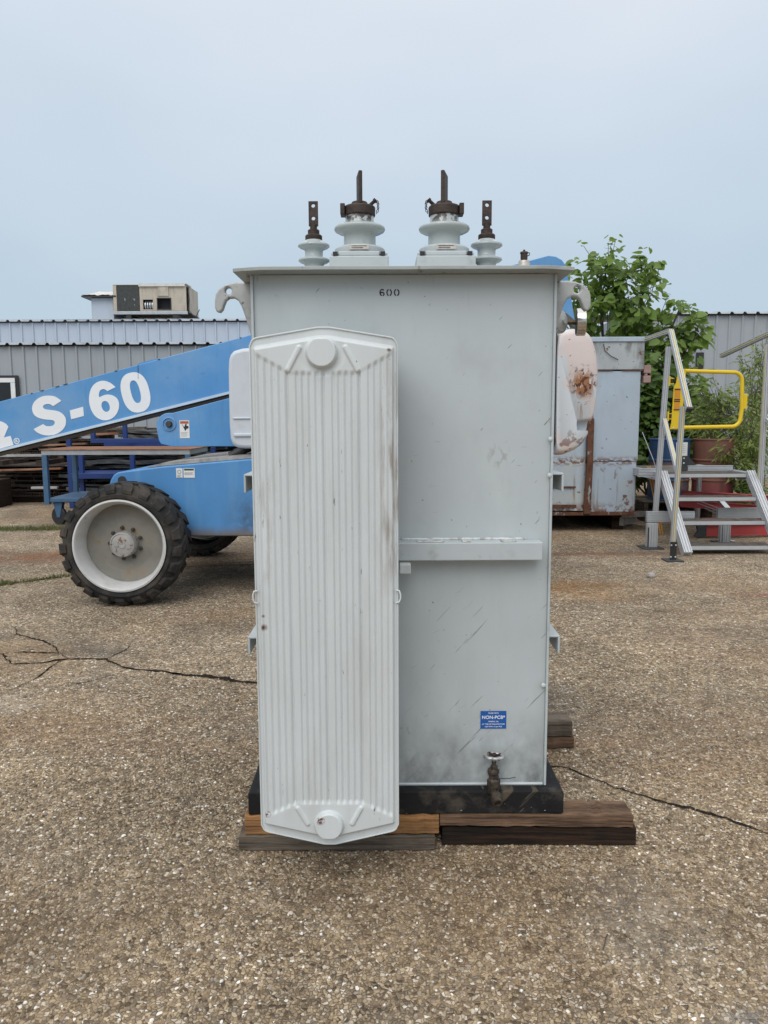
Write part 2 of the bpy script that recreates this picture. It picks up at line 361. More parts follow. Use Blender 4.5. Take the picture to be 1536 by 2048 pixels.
M_grass = paint('dry_green_grass', (.135,.145,.05), .8, var=.35, vscale=30)
def grass(segs, n, h, seed):
    rg = random.Random(seed); mb = MB()
    for _ in range(n):
        (x0,y0),(x1,y1),sp = rg.choice(segs); q = rg.random(); x = x0+(x1-x0)*q+rg.gauss(0, sp*.6); yy = y0+(y1-y0)*q+rg.gauss(0, sp)
        hh = h*rg.uniform(.4, 1.2); a = rg.uniform(0, 6.28); l = rg.uniform(0, .6)*hh; wd = .004
        mb.add([(x-wd*math.cos(a), yy-wd*math.sin(a), 0), (x+wd*math.cos(a), yy+wd*math.sin(a), 0), (x+l*math.sin(a), yy+l*math.cos(a), hh)], [(0,1,2)])
    struct('joint_grass', mb, M_grass, kind='stuff')
grass([((-5.9,10.36),(-4.3,10.46),.09)], 2600, .06, 1)
grass([((-3.35,6.98),(-2.95,7.36),.05),((-3.6,6.86),(-3.4,6.93),.04)], 600, .045, 2)

# ================================================================== BUILDINGS
M_clad = paint('grey_ribbed_cladding', (.34,.37,.395), .5, var=.05, vscale=(1.2,1.2,.3), layers=[dict(c=(.2,.2,.2), s=(8,8,.5), lo=.55, hi=.8, k=.35), dict(c=(.16,.15,.14), s=(2,2,.8), lo=.55, hi=.75, z=(1.2,0), k=.6)])
M_clad2 = paint('pale_blue_grey_cladding', (.42,.47,.54), .45, var=.05, vscale=(1.2,1.2,.3), layers=[dict(c=(.28,.3,.33), s=(8,8,.4), lo=.55, hi=.8, k=.35)])
M_roof = paint('galvanised_roof', (.5,.53,.56), .45, metal=.3, var=.1, layers=[dict(c=(.2,.19,.18), s=3, lo=.5, hi=.75, k=.5)])
M_darkgap = paint('dark_gap_fill', (.03,.03,.035), .8)  # near-black fill; also stands in for shade in slots and pockets
M_white = paint('white_frame_paint', (.75,.76,.76), .5, var=.06, layers=[dict(c=(.3,.28,.25), s=9, lo=.62, hi=.75, k=.6)])
M_black = paint('black_paint', (.02,.02,.022), .5, var=.3)
M_glass = paint('dark_window_glass', (.012,.014,.016), .06, var=.2)
def clad_panel_mesh(h, mat):
    mb = MB(); P = []
    for k in range(3):
        b = k*.305
        P += [(b, 0), (b+.1175, 0), (b+.135, -.032), (b+.170, -.032), (b+.1875, 0)]
    P.append((.915, 0)); n = len(P)
    mb.add([(x, y, 0) for x, y in P]+[(x, y, h) for x, y in P]+[(x, y+.006, h) for x, y in P], [(i, i+1, n+i+1, n+i) for i in range(n-1)]+[(n+i, n+i+1, 2*n+i+1, 2*n+i) for i in range(n-1)])
    return mb.mesh('cladding_panel', mat)
def roof_sheet(x0, x1, y0, y1, z0, z1, pitch=.305, hgt=.045):
    mb = MB(); P = []; x = x0
    while x < x1: P += [(x, 0), (x+.20, 0), (x+.225, hgt), (x+.27, hgt)]; x += pitch
    n = len(P)
    vs = [(x, y0, z0+h) for x, h in P]+[(x, y1, z1+h) for x, h in P]+[(x, y0, z0+h-.012) for x, h in P]
    return mb.add(vs, [(i, i+1, n+i+1, n+i) for i in range(n-1)]+[(2*n+i, 2*n+i+1, i+1, i) for i in range(n-1)])
def shed(name, label, x0, x1, yf, yb, h, mat, roof_rise, holes=None):
    t = thing(name, label, 'building', ((x0+x1)/2, yf, 0)); me = clad_panel_mesh(h, mat)
    n = int((x1-x0)/.915)
    for k in range(n):
        p = put('cladding_panel', me, t); p.location = (x0+k*.915-(x0+x1)/2, random.uniform(-.003,.003), 0)
    xe = x0+n*.915
    part(t, 'wall', MB().box(x0, xe, yf+.02, yf+.22, 0, h-.03).box(x0, x0+.2, yf+.23, yb, 0, h-.03).box(xe-.2, xe, yf+.23, yb, 0, h-.03).box(x0, xe, yb+.01, yb+.2, 0, h-.03), mat)
    part(t, 'eave_closure', MB().box(x0, xe, yf-.05, yf+.03, h+.003, h+.03), M_darkgap)
    part(t, 'roof', roof_sheet(x0-.1, xe+.1, yf-.12, yb+.2, h+.035, h+.035+roof_rise), M_roof)
    return t
tA = shed('metal_shed', 'low grey ribbed metal shed with a white framed window, behind the blue boom', -13.0, 4.0, 18.0, 20.8, 3.16, M_clad, .25)
wl = part(tA, 'window', MB().box(-9.72, -8.40, 17.935, 17.96, 1.40, 2.50), M_black, label='black edged window at the left edge of the photo')
part(wl, 'frame', MB().box(-9.66, -8.47, 17.90, 17.93, 2.34, 2.44).box(-8.57, -8.47, 17.90, 17.93, 1.46, 2.335).box(-9.66, -9.56, 17.90, 17.93, 1.46, 2.335).box(-9.555, -8.575, 17.90, 17.93, 1.46, 1.55), M_white)
part(wl, 'pane', MB().box(-9.555, -8.575, 17.915, 17.93, 1.555, 2.335), M_glass)
tB = shed('metal_hall', 'taller pale ribbed metal hall rising behind the low grey shed', -15.0, 3.2, 21.0, 34.0, 4.05, M_clad2, 1.6)
tC = shed('metal_store', 'grey ribbed metal store behind the leafy tree and the aluminium stairs', 5.6, 19.5, 18.6, 30.0, 3.86, M_clad, 1.2)
dr = part(tC, 'door', MB().box(7.42, 7.60, 18.54, 18.565, 2.62, 3.0), M_black)
w2 = part(tC, 'window', MB().box(9.05, 10.4, 18.535, 18.56, .9, 2.98), M_black, label='dark framed opening at the right edge of the photo')
part(w2, 'frame', MB().box(9.11, 9.27, 18.50, 18.532, .95, 2.9).box(9.275, 10.3, 18.50, 18.532, 2.75, 2.9), M_white)
part(w2, 'pane', MB().box(9.275, 10.3, 18.515, 18.53, .95, 2.745), M_glass)

# rooftop unit and housing on the hall roof
M_beige = paint('faded_beige_enamel', (.44,.385,.31), .6, var=.1, layers=[dict(c=(.20,.16,.12), s=(6,6,2), lo=.5, hi=.72, d=6, k=.5), dict(c=(.25,.2,.15), s=7, lo=.6, hi=.75, k=.6)])
M_coil = paint('clogged_coil_fins', (.045,.048,.045), .8, var=.3, vscale=14, layers=[dict(c=(.5,.5,.45), s=(9,9,6), lo=.66, hi=.7, d=2, z=(1.0,.0))])
M_tarp = paint('dirty_white_tarp', (.62,.60,.56), .75, var=.15, layers=[dict(c=(.2,.18,.16), s=5, lo=.55, hi=.75, k=.6)], bump=.6, bscale=8)
M_galv = paint('galvanised_steel', (.42,.44,.45), .42, metal=.6, var=.12, vscale=9)
u = thing('rooftop_air_unit', 'battered beige rooftop air handler with open panels on the pale metal hall', 'air unit', (-6.3, 22, 4.2))
part(u, 'cabinet', MB().box(-7.47,-7.36,21.85,21.9,4.46,5.16).box(-6.62,-5.13,21.85,21.9,5.075,5.16).box(-6.62,-6.52,21.85,21.9,4.46,5.075).box(-6.20,-6.06,21.85,21.9,4.46,5.075).box(-5.62,-5.13,21.85,21.9,4.46,5.075)
     .box(-6.52,-6.2,21.85,21.9,4.77,5.075).box(-6.06,-5.62,21.85,21.9,4.80,5.075).box(-6.52,-6.2,21.85,21.9,4.46,4.505).box(-6.06,-5.62,21.85,21.9,4.46,4.505)
     .box(-7.47,-5.13,23.2,23.25,4.46,5.16).box(-7.47,-7.43,21.905,23.195,4.46,5.16).box(-5.17,-5.13,22.25,23.195,4.46,5.16).box(-7.47,-5.13,21.85,23.25,5.163,5.18), M_beige, bevel=.006)
part(u, 'coil', MB().box(-7.355,-6.625,21.865,21.93,4.465,5.155), M_coil)
part(u, 'access_panel', MB().box(-6.03,-5.68,21.82,21.845,4.86,5.13), M_beige, bevel=.008)
part(u, 'blower_housing', MB().box(-6.6,-5.25,22.05,22.1,4.47,5.15), M_darkgap)
bl = MB()
for k in range(4): bl.lathe([(.05,-.02),(.13,-.02),(.13,.02),(.05,.02)], 18, (-6.46+k*.075, 22.0, 4.62), (1,0,0))
part(u, 'blower_wheel', bl, M_galv, smooth=.6)
part(u, 'vent_frame', MB().box(-6.07,-5.61,21.835,21.848,4.49,4.515).box(-6.07,-5.61,21.835,21.848,4.795,4.815).box(-6.07,-6.045,21.835,21.848,4.516,4.794).box(-5.635,-5.61,21.835,21.848,4.516,4.794), M_black)
for q in (21.83, 23.2): part(u, 'base_rail', MB().box(-7.5,-5.1,q,q+.07,4.37,4.455), M_galv, bevel=.006)
part(u, 'cover_sheet', MB().box(-6.63,-5.10,21.80,22.4,5.183,5.20).box(-6.63,-5.15,21.80,21.81,5.12,5.182), M_tarp)
for fx in (-7.0, -5.5):
    part(u, 'sleeper', MB().box(fx-.09, fx+.09, 21.85, 23.3, 4.18, 4.365), M_black, bevel=.02)
part(u, 'conduit', MB().tube([(-5.1,21.95,5.0),(-5.04,21.9,4.8),(-5.08,21.9,4.5),(-4.95,21.9,4.35),(-4.85,21.9,4.3),(-4.72,21.88,4.5)], .014, 6), M_black)
u.scale.x = .863; u.location.x = -6.46
h = thing('rooftop_housing', 'small grey rooftop housing with overhanging white topped lid, left of the beige air handler', 'housing', (-7.8, 22.3, 4.2))
part(h, 'wall', MB().box(-8.14,-7.52,22.0,23.1,4.15,4.84), M_clad2, bevel=.01)
lid = MB(); rs = random.Random(5)
nx = 14; ny = 8
for j in range(ny):
    for i in range(nx):
        fx, fy = i/(nx-1), j/(ny-1); lid.v.append((-8.34+fx*.95, 21.85+fy*1.4, 4.90+.17*min(1, min(fx*3, fy*3, (1-fy)*3+.01))+rs.uniform(-.015,.015)))
lid.f = [(j*nx+i, j*nx+i+1, (j+1)*nx+i+1, (j+1)*nx+i) for j in range(ny-1) for i in range(nx-1)]
part(h, 'lid_sheet', lid, M_tarp, smooth=.8)
part(h, 'lid_edge', MB().box(-8.35,-7.39,21.84,23.26,4.845,4.885), M_black)

# ================================================================== TRANSFORMER
D45 = (0, R(48), 0); TO = (.07, 2.98, .128); BOO = (-.7, 7.3, 0)
PAINT = (.47,.512,.52)
TL = [dict(c=(.27,.27,.25), s=3.5, lo=.55, hi=.8, k=.3, d=8),
      dict(c=(.06,.058,.055), s=(4,30,75), rot=D45, lo=.655, hi=.69, d=3, z=(1.0,.75), z2=(.2,.35), x=(.02,.10), k=.6), dict(c=(.10,.095,.09), s=(7,30,120), rot=(0,R(28),0), lo=.68, hi=.71, d=3, z=(1.0,.85), k=.5),
      dict(c=(.07,.065,.06), s=(10,30,95), rot=D45, lo=.70, hi=.73, d=2, k=.7, z2=(1.0,1.1)),
      dict(c=(.05,.045,.04), s=(55,55,60), lo=.715, hi=.74, d=2, k=.75), dict(c=(.19,.15,.11), s=(45,45,22), lo=.52, hi=.58, d=4, k=.35, sph=(.385,2.58,1.37,.02,.05)), dict(c=(.09,.085,.08), s=(12,30,160), lo=.69, hi=.72, d=3, k=.6, z=(1.5,1.4), z2=(1.12,1.2)),
      dict(c=(.16,.15,.14), s=(30,30,16), lo=.66, hi=.74, d=5, k=.5),
      dict(c=(.07,.065,.06), s=(10,10,7), lo=.36, hi=.7, d=7, z=(.50,.23), k=.85),
      dict(c=(.36,.37,.355), s=(16,16,1.4), lo=.54, hi=.78, d=7, k=.22), dict(c=(.20,.19,.17), s=(40,40,3), lo=.64, hi=.74, d=4, k=.35, z=(1.5,1.95)),
      dict(c=(.60,.65,.63), s=(5,5,2), lo=.55, hi=.8, k=.35)]
M_tank = paint('weathered_grey_tank_paint', org=TO, base=PAINT, rough=.42, var=.05, vscale=2.2, layers=TL, bump=.35, bscale=3.2)
M_tank2 = paint('grey_paint', PAINT, .42, var=.06, vscale=6, layers=[dict(c=(.2,.19,.18), s=14, lo=.6, hi=.78, k=.45, d=6), dict(c=(.05,.04,.035), s=32, lo=.72, hi=.76, k=.7)], bump=.06, bscale=40)
M_hook = paint('worn_hook_steel', (.40,.41,.40), .45, var=.12, vscale=12, layers=[dict(c=(.13,.11,.10), s=16, lo=.52, hi=.7, k=.7, d=7), dict(c=(.12,.075,.06), s=30, lo=.66, hi=.72)], bump=.12, bscale=50)
M_rad = paint('pale_grey_radiator_enamel', org=TO, base=(.585,.615,.615), rough=.42, var=.05, vscale=(5,5,2), layers=[
    dict(c=(.30,.25,.21), s=(30,30,6), lo=.50, hi=.68, x=(-.30,-.375), z=(1.45,1.15), z2=(.85,1.1), k=.8, d=6),
    dict(c=(.24,.19,.15), s=(45,45,6), lo=.44, hi=.6, x=(-.03,.025), z=(1.72,1.4), z2=(.95,1.12), k=.85, d=6),
    dict(c=(.09,.085,.08), s=(75,75,18), lo=.70, hi=.73, d=3, k=.8), dict(c=(.40,.385,.35), s=(12,12,2.5), lo=.52, hi=.78, d=7, k=.3), dict(c=(.66,.70,.71), s=(9,9,1.5), lo=.55, hi=.75, d=4, k=.5),
    dict(c=(.35,.33,.29), s=(60,60,3), lo=.62, hi=.8, d=4, k=.3),
    dict(c=(.10,.022,.018), s=30, lo=.3, hi=.4, sph=(-.368,2.285,.865,.004,.013)),
    dict(c=(.10,.022,.018), s=40, lo=.45, hi=.5, sph=(-.368,2.285,.90,.003,.008)),
    dict(c=(.09,.03,.02), s=30, lo=.3, hi=.35, sph=(.017,2.28,1.697,.004,.01)),
    dict(c=(.10,.022,.018), s=60, lo=.4, hi=.5, sph=(-.203,2.262,.252,.008,.017)),
    dict(c=(.10,.022,.018), s=60, lo=.4, hi=.5, sph=(-.37,2.285,.262,.005,.013))], bump=.03, bscale=30)
M_porc = paint('grey_glazed_porcelain', (.44,.485,.49), .18, var=.04, vscale=9, layers=[dict(c=(.14,.13,.12), s=22, lo=.60, hi=.72, k=.6, d=6)], bump=.03, bscale=60)
M_porcL = paint('chipped_glazed_porcelain', org=TO, base=(.44,.485,.48), rough=.2, var=.04, vscale=9, layers=[dict(c=(.16,.15,.14), s=22, lo=.62, hi=.74, k=.5, d=6), dict(c=(.07,.055,.05), s=40, lo=.42, hi=.5, d=6, z=(2.155,2.185), y=(2.78,2.775))], bump=.03, bscale=60)
M_bronze = paint('brown_oxidised_bronze', (.055,.038,.03), .6, metal=.35, var=.3, vscale=25, layers=[dict(c=(.025,.02,.018), s=40, lo=.5, hi=.7), dict(c=(.12,.07,.045), s=60, lo=.62, hi=.75, k=.6)], bump=.2, bscale=120)
M_skid = paint('scuffed_black_skid', org=TO, base=(.014,.014,.015), rough=.68, spec=.22, var=.3, vscale=9, layers=[dict(c=(.13,.105,.075), s=(5,5,28), rot=D45, lo=.60, hi=.68, x=(.15,.4), d=5, k=.75), dict(c=(.10,.085,.065), s=12, lo=.52, hi=.68, d=8, k=.6), dict(c=(.20,.17,.13), s=(4,4,60), rot=D45, lo=.64, hi=.68, x=(.2,.45), d=4, k=.7), dict(c=(.4,.38,.35), s=(30,30,60), lo=.73, hi=.75, d=2)], bump=.1, bscale=60)
M_alu = paint('bare_aluminium', (.58,.6,.61), .38, metal=.75, var=.08, vscale=20)
M_chrome = paint('polished_gauge_ring', (.62,.6,.57), .16, metal=1, var=.08, vscale=20)
M_brass = paint('dull_brass', (.10,.075,.045), .5, metal=.6, var=.3, vscale=30)
M_valve = paint('dirty_bronze_valve', (.085,.068,.052), .55, metal=.45, var=.35, vscale=40, layers=[dict(c=(.02,.017,.015), s=50, lo=.5, hi=.7)], bump=.2, bscale=150)
M_wheel = paint('worn_valve_wheel', (.45,.45,.45), .4, metal=.5, var=.2, vscale=60, layers=[dict(c=(.05,.04,.035), s=80, lo=.55, hi=.66)])
M_blue_lab = paint('blue_label', (.012,.10,.36), .35, var=.05)
M_wprint = paint('white_print', (.8,.82,.84), .5, var=.03)
M_bprint = paint('black_print', (.02,.02,.022), .6)
M_plate = paint('nameplate_metal', (.55,.50,.45), .4, metal=.3, var=.15, vscale=60)

T = thing('transformer', 'large grey oil filled transformer with four bushings on top and a ribbed radiator in front', 'transformer', (.07, 2.98, .128))
TX0, TX1, TY0, TY1 = -.430, .565, 2.58, 3.40
part(T, 'tank', MB().box(TX0+.008, TX1-.008, TY0, TY1, .212, 1.962), M_tank)
for sx, a, b in ((-1, TX0-.001, TX0+.0075), (1, TX1-.0075, TX1+.001)):
    part(T, 'side_plate', MB().box(a, b, TY0-.012, TY1+.012, .213, 1.961), M_tank2, bevel=.002)
cv = MB(); N = 24
for j in range(N+1):
    fx = j/N; x = -.474+fx*(.604+.474); wv = .0018*math.sin(fx*17)+.0012*math.sin(fx*41); dz = -.006*max(0, abs(fx-.5)*2-.86)/.14
    cv.v += [(x, 2.50+wv, 1.9635+dz), (x, 3.49, 1.9635), (x, 3.49, 1.975), (x, 2.50+wv, 1.975+dz)]
for j in range(N):
    for k in range(4): cv.f.append((j*4+k, j*4+(k+1)%4, (j+1)*4+(k+1)%4, (j+1)*4+k))
cv.f += [(0,1,2,3), (N*4+3, N*4+2, N*4+1, N*4)]
M_cover = paint('cover_paint', (.36,.385,.37), .45, var=.08, vscale=6, layers=[dict(c=(.11,.055,.035), s=(30,6,6), lo=.62, hi=.70, d=6, k=.8), dict(c=(.2,.19,.17), s=10, lo=.55, hi=.75, k=.5)], bump=.06)
part(T, 'cover', cv, M_cover, bevel=.0015)
part(T, 'weld_bead', MB().tube([(TX0+.01, TY0-.002, .215), (TX1-.01, TY0-.002, .215)], .006, 6), M_tank2)
rs = random.Random(2)
for z in (1.427, 1.306, .578):
    part(T, 'weld_spot', MB().lathe([(.009,0),(.008,.002),(.004,.004),(0,.0045)], 7, (TX1-.012+rs.uniform(-.004,.003), TY0-.011, z), (.2,-1,.3)), M_tank2, smooth=1)
# skid base
sk = MB().prism([(-.477,.128),(.621,.128),(.621,.205),(.614,.212),(-.470,.212),(-.477,.205)], 2.53, 3.47)
part(T, 'skid_base', sk, M_skid, bevel=.006)
part(T, 'skid_slot', MB().box(-.4785, -.44, 2.56, 2.63, .14, .175), M_darkgap)  # near-black box drawn for the shade inside the skid's opening
# lifting hooks, a plate each side
HOOK = [(-0.46,1.9615),(-0.498,1.9615),(-0.523,1.958),(-0.545,1.950),(-0.562,1.938),(-0.573,1.922),(-0.577,1.898),(-0.577,1.876),(-0.571,1.863),(-0.56,1.86),(-0.55,1.87),(-0.545,1.885),(-0.538,1.9),(-0.527,1.908),(-0.511,1.909),(-0.496,1.9),(-0.485,1.88),(-0.475,1.85),(-0.464,1.814),(-0.454,1.775),(-0.431,1.735),(-0.431,1.9615)]
for sx in (1, -1):
    f = (lambda x: x) if sx > 0 else (lambda x: .135-x)
    lp = [(f(x), z) for x, z in HOOK]; hl = [(f(x), z) for x, z in circ(-.529, 1.932, .0115)]
    put('lifting_hook', outline_mesh('lifting_hook', [lp, hl], .03, 2.70, M_hook, OFF[T.name], bevel=.006), T)
# stiffeners
st = part(T, 'front_stiffener', MB().prism([(2.578,1.028),(2.512,1.028),(2.510,1.030),(2.510,1.086),(2.512,1.088),(2.578,1.088)], -.40, .524, 'x'), M_tank2, bevel=.003)
part(st, 'weld_bead', MB().tube([(.06+k*.02, 2.573+random.uniform(-.002,.002), 1.090) for k in range(22)], .006, 6), M_rad, smooth=1)
for a, b in ((.11,.20),(.26,.29),(.39,.44)): part(st, 'weld_patch', MB().box(a, b, 2.52, 2.565, 1.0885, 1.092), M_rad, bevel=.002)
part(T, 'stay_lug', MB().box(.05,.087,2.47,2.508,.992,1.024), M_rad, bevel=.003)
for sx in (-1, 1):
    for z in (1.311, .745):
        x0 = TX0-.002 if sx < 0 else TX1+.002; xo = x0+sx*.043
        ch = MB()
        ch.box(min(x0,xo), max(x0,xo), 2.60, 3.36, z-.006, z)
        a, b = sorted((xo, xo-sx*.007)); ch.box(a, b, 2.60, 3.36, z-.062, z-.0062)
        part(T, 'side_stiffener', ch, M_tank2, bevel=.0015)
# stencilled 600
def stroke(pts, wd):
    L = []; n = len(pts)
    for i, p in enumerate(pts):
        a = Vector(pts[max(i-1,0)]); b = Vector(pts[min(i+1,n-1)]); d = (b-a).normalized(); q = Vector((-d.y, d.x))*wd/2
        L.append((Vector(p)+q, Vector(p)-q))
    return [tuple(x[0]) for x in L]+[tuple(x[1]) for x in L[::-1]]
def arc(cx, cz, rx, rz, a0, a1, n=14): return [(cx+rx*math.cos(R(a0+(a1-a0)*k/n)), cz+rz*math.sin(R(a0+(a1-a0)*k/n))) for k in range(n+1)]
lo = []
for cx in (.020, .0445): lo += [stroke(arc(cx, 1.905, .0072, .0098, 105, 255), .0042), stroke(arc(cx, 1.905, .0072, .0098, -75, 75), .0042)]
lo += [stroke(arc(-.003, 1.905, .0068, .0098, 75, 262), .0042), stroke([(-.002,1.9148),(.003,1.9125)], .0042), stroke(arc(-.003, 1.9005, .0062, .0054, -72, 165), .0042)]
for l in lo: put('stencil_digit_stroke', outline_mesh('digit', [l], .0006, 2.5790, M_bprint, OFF[T.name]), T)
# blue label
lb = part(T, 'oil_label', MB().box(.334,.424,2.5782,2.5795,.418,.482), M_blue_lab)
for tx, s, z, o in (('FILLED WITH', .0062, .4745, .0001), ('NON-PCB*', .0165, .459, .0003), ('MINERAL OIL', .0062, .444, .0001), ('AT TIME OF MANUFACTURE', .0062, .4345, .0001), ('LESS THAN 1.0 ppm PCB', .0056, .4255, .0001)):
    put('lettering', text_mesh(tx, s, .379, 2.5778, z, M_wprint, OFF[T.name], o, ext=.0002), lb)
# drain valve
dv = part(T, 'drain_valve', MB().lathe([(.015,0),(.015,.03)], 12, (.375,2.585,.262), (0,-1,0)).lathe([(.012,-.055),(.019,-.05),(.021,-.03),(.0235,-.02),(.0235,.0),(.018,.004),(.0165,.02),(.02,.022),(.02,.034),(.0145,.036),(.0125,.05),(.008,.052),(.008,.066)], 6, (.375,2.525,.258)), M_valve, bevel=.0015)
part(dv, 'outlet', MB().lathe([(.016,-.01),(.016,.012),(.0205,.013),(.0205,.03),(.0175,.032),(.0175,.045),(.012,.046),(.011,.035),(0,.035)], 16, (.378,2.515,.212), (.08,-1,-.35)), M_valve, smooth=.6)
part(dv, 'stem', MB().cyl((.375,2.525,.31),(.375,2.523,.350),.0045,8), M_galv)
hw = MB(); ring = []
for k in range(48):
    a = 2*math.pi*k/48; r = .031+.0022*math.cos(8*a); ring.append((.375+r*math.cos(a), 2.522+r*math.sin(a), .343+.14*(2.522-(2.522+r*math.sin(a)))))
hw.tube(ring, .0062, 8, closed=True)
part(dv, 'hand_wheel', hw, M_wheel, smooth=1)
hs = MB()
for k in range(4):
    a = k*math.pi/2+.5; hs.tube([(.375,2.522,.343),(.375+.03*math.cos(a),2.522+.03*math.sin(a),.343)], .005, 6)
hs.lathe([(.010,-.006),(.010,.007),(.006,.010),(0,.010)], 12, (.375,2.522,.343))
part(dv, 'wheel_hub', hs, M_bronze, smooth=.8)
part(dv, 'tie_wire', MB().tube([(.385,2.51,.268),(.405,2.52,.263),(.43,2.53,.258),(.452,2.535,.26)], .0014, 5), M_black)
# ---- radiator
RX, HW = -.1755, .2165
def zt(x):
    a = abs(x); z = 1.762-.028*max(0, (a-.018))/.172
    if a > .195: z -= .021*(1-math.sqrt(max(0, 1-((a-.195)/.0216)**2)))
    return z
def zb(x):
    a = abs(x); z = .156+.040*max(0, (a-.018))/.172
    if a > .195: z += .021*(1-math.sqrt(max(0, 1-((a-.195)/.0216)**2)))
    return z
def segd(x, z, a, b):
    px, pz = x-a[0], z-a[1]; dx, dz = b[0]-a[0], b[1]-a[1]; t = max(0, min(1, (px*dx+pz*dz)/(dx*dx+dz*dz))); return math.hypot(px-t*dx, pz-t*dz)
def relief(x, z):
    a = abs(x); et = zt(x)-z; eb = z-zb(x); es = HW-a
    rim = min(sstep(.022,.036,et), sstep(.022,.036,eb), sstep(.009,.018,es))
    zh = 1.636+max(0, (a-.10))*.55; zl = .296-max(0, (a-.10))*.45
    h = max(sstep(zh-.014, zh+.004, z), sstep(zl+.014, zl-.004, z))
    g = 1-h; u = (x+.107) % .106
    if x < -.107: rid = .0056*(.5-.5*math.cos(2*math.pi*(x+.107)/.0205))
    elif u < .028: rid = .0050*sstep(0, .006, u)*sstep(.028, .022, u)
    else: rid = .0056*(.5-.5*math.cos(2*math.pi*(u-.028)/.0195))
    gro = sum(math.exp(-((x-q)/.0028)**2) for q in (-.107, -.001, .105))
    d = rim*(.009+g*(rid-.002*gro)+h*.007)
    if z > 1.5:
        for s in ((-.0695,1.703),(-.1045,1.638)), ((.0645,1.703),(.0995,1.638)): d += .0055*rim*sstep(.010,.003,segd(x, z, *s))
        r = math.hypot(x+.0045, z-1.690); d += .019*sstep(.048,.0405,r)
        d -= .004*sstep(.075,.052,r)*sstep(.045,.05,r)*rim
    if z < .4:
        for s in ((-.0695,.232),(-.099,.283)), ((.072,.232),(.099,.283)): d += .0055*rim*sstep(.010,.003,segd(x, z, *s))
        r = math.hypot(x+.0015, z-.229); d += .019*sstep(.048,.0405,r)
    return d
def fin(full, y):
    mb = MB(); nx = 260 if full else 40; zs = []
    if full:
        zs = [k/150*.14 for k in range(150)]+[.14+k/40*.70 for k in range(40)]+[.84+k/170*.16 for k in range(171)]
    else: zs = [k/24 for k in range(25)]
    m = len(zs); rj = random.Random(4)
    for q in zs:
        for i in range(nx+1):
            x = -HW+2*HW*i/nx; b, t_ = zb(x), zt(x); z = b+(t_-b)*q
            d = relief(x, z) if full else .008*min(1, (HW-abs(x))/.02, (t_-z)/.03, (z-b)/.03)
            mb.v.append((RX+x, y-d, z))
    mb.f = [(j*(nx+1)+i, j*(nx+1)+i+1, (j+1)*(nx+1)+i+1, (j+1)*(nx+1)+i) for j in range(m-1) for i in range(nx)]
    # rear sheet closing the pressed panel
    n0 = len(mb.v); bx = []
    for i in range(41): x = -HW+2*HW*i/40; bx.append((x, zb(x), zt(x)))
    for x, b, t_ in bx: mb.v += [(RX+x, y+.0022, b), (RX+x, y+.0022, t_), (RX+x, y, b), (RX+x, y, t_)]
    for i in range(40):
        a, c = n0+4*i, n0+4*i+4; mb.f += [(a, a+1, c+1, c), (a, c, c+2, a+2), (a+1, a+3, c+3, c+1)]
    mb.f += [(n0, n0+2, n0+3, n0+1), (n0+160, n0+161, n0+163, n0+162)]
    return mb
rd = part(T, 'radiator', fin(True, 2.30), M_rad, smooth=1.2)
fm = fin(False, 2.35).mesh('cooling_fin', M_rad, OFF[T.name], 1.2)
for k in range(5): o = put('cooling_fin', fm, rd); o.location.y = k*.038
for z in (1.690, .229): part(rd, 'header_pipe', MB().cyl((RX, 2.304, z), (RX, 2.579, z), .036, 24), M_rad, smooth=.6)
part(rd, 'edge_seam', MB().tube([(RX+x, 2.298, zb(x)) for x in [-HW+2*HW*k/60 for k in range(61)]]+[(RX+x, 2.298, zt(x)) for x in [HW-2*HW*k/60 for k in range(61)]], .0024, 6, closed=True), M_rad, smooth=1)
for sx in (-1, 1):
    x = RX+sx*HW; part(rd, 'lifting_staple', MB().tube([(x-sx*.006,2.292,.979),(x+sx*.004,2.292,.977),(x+sx*.008,2.292,.966),(x+sx*.008,2.292,.952),(x+sx*.004,2.292,.942),(x-sx*.006,2.292,.940)], .0028, 8), M_rad, smooth=1)
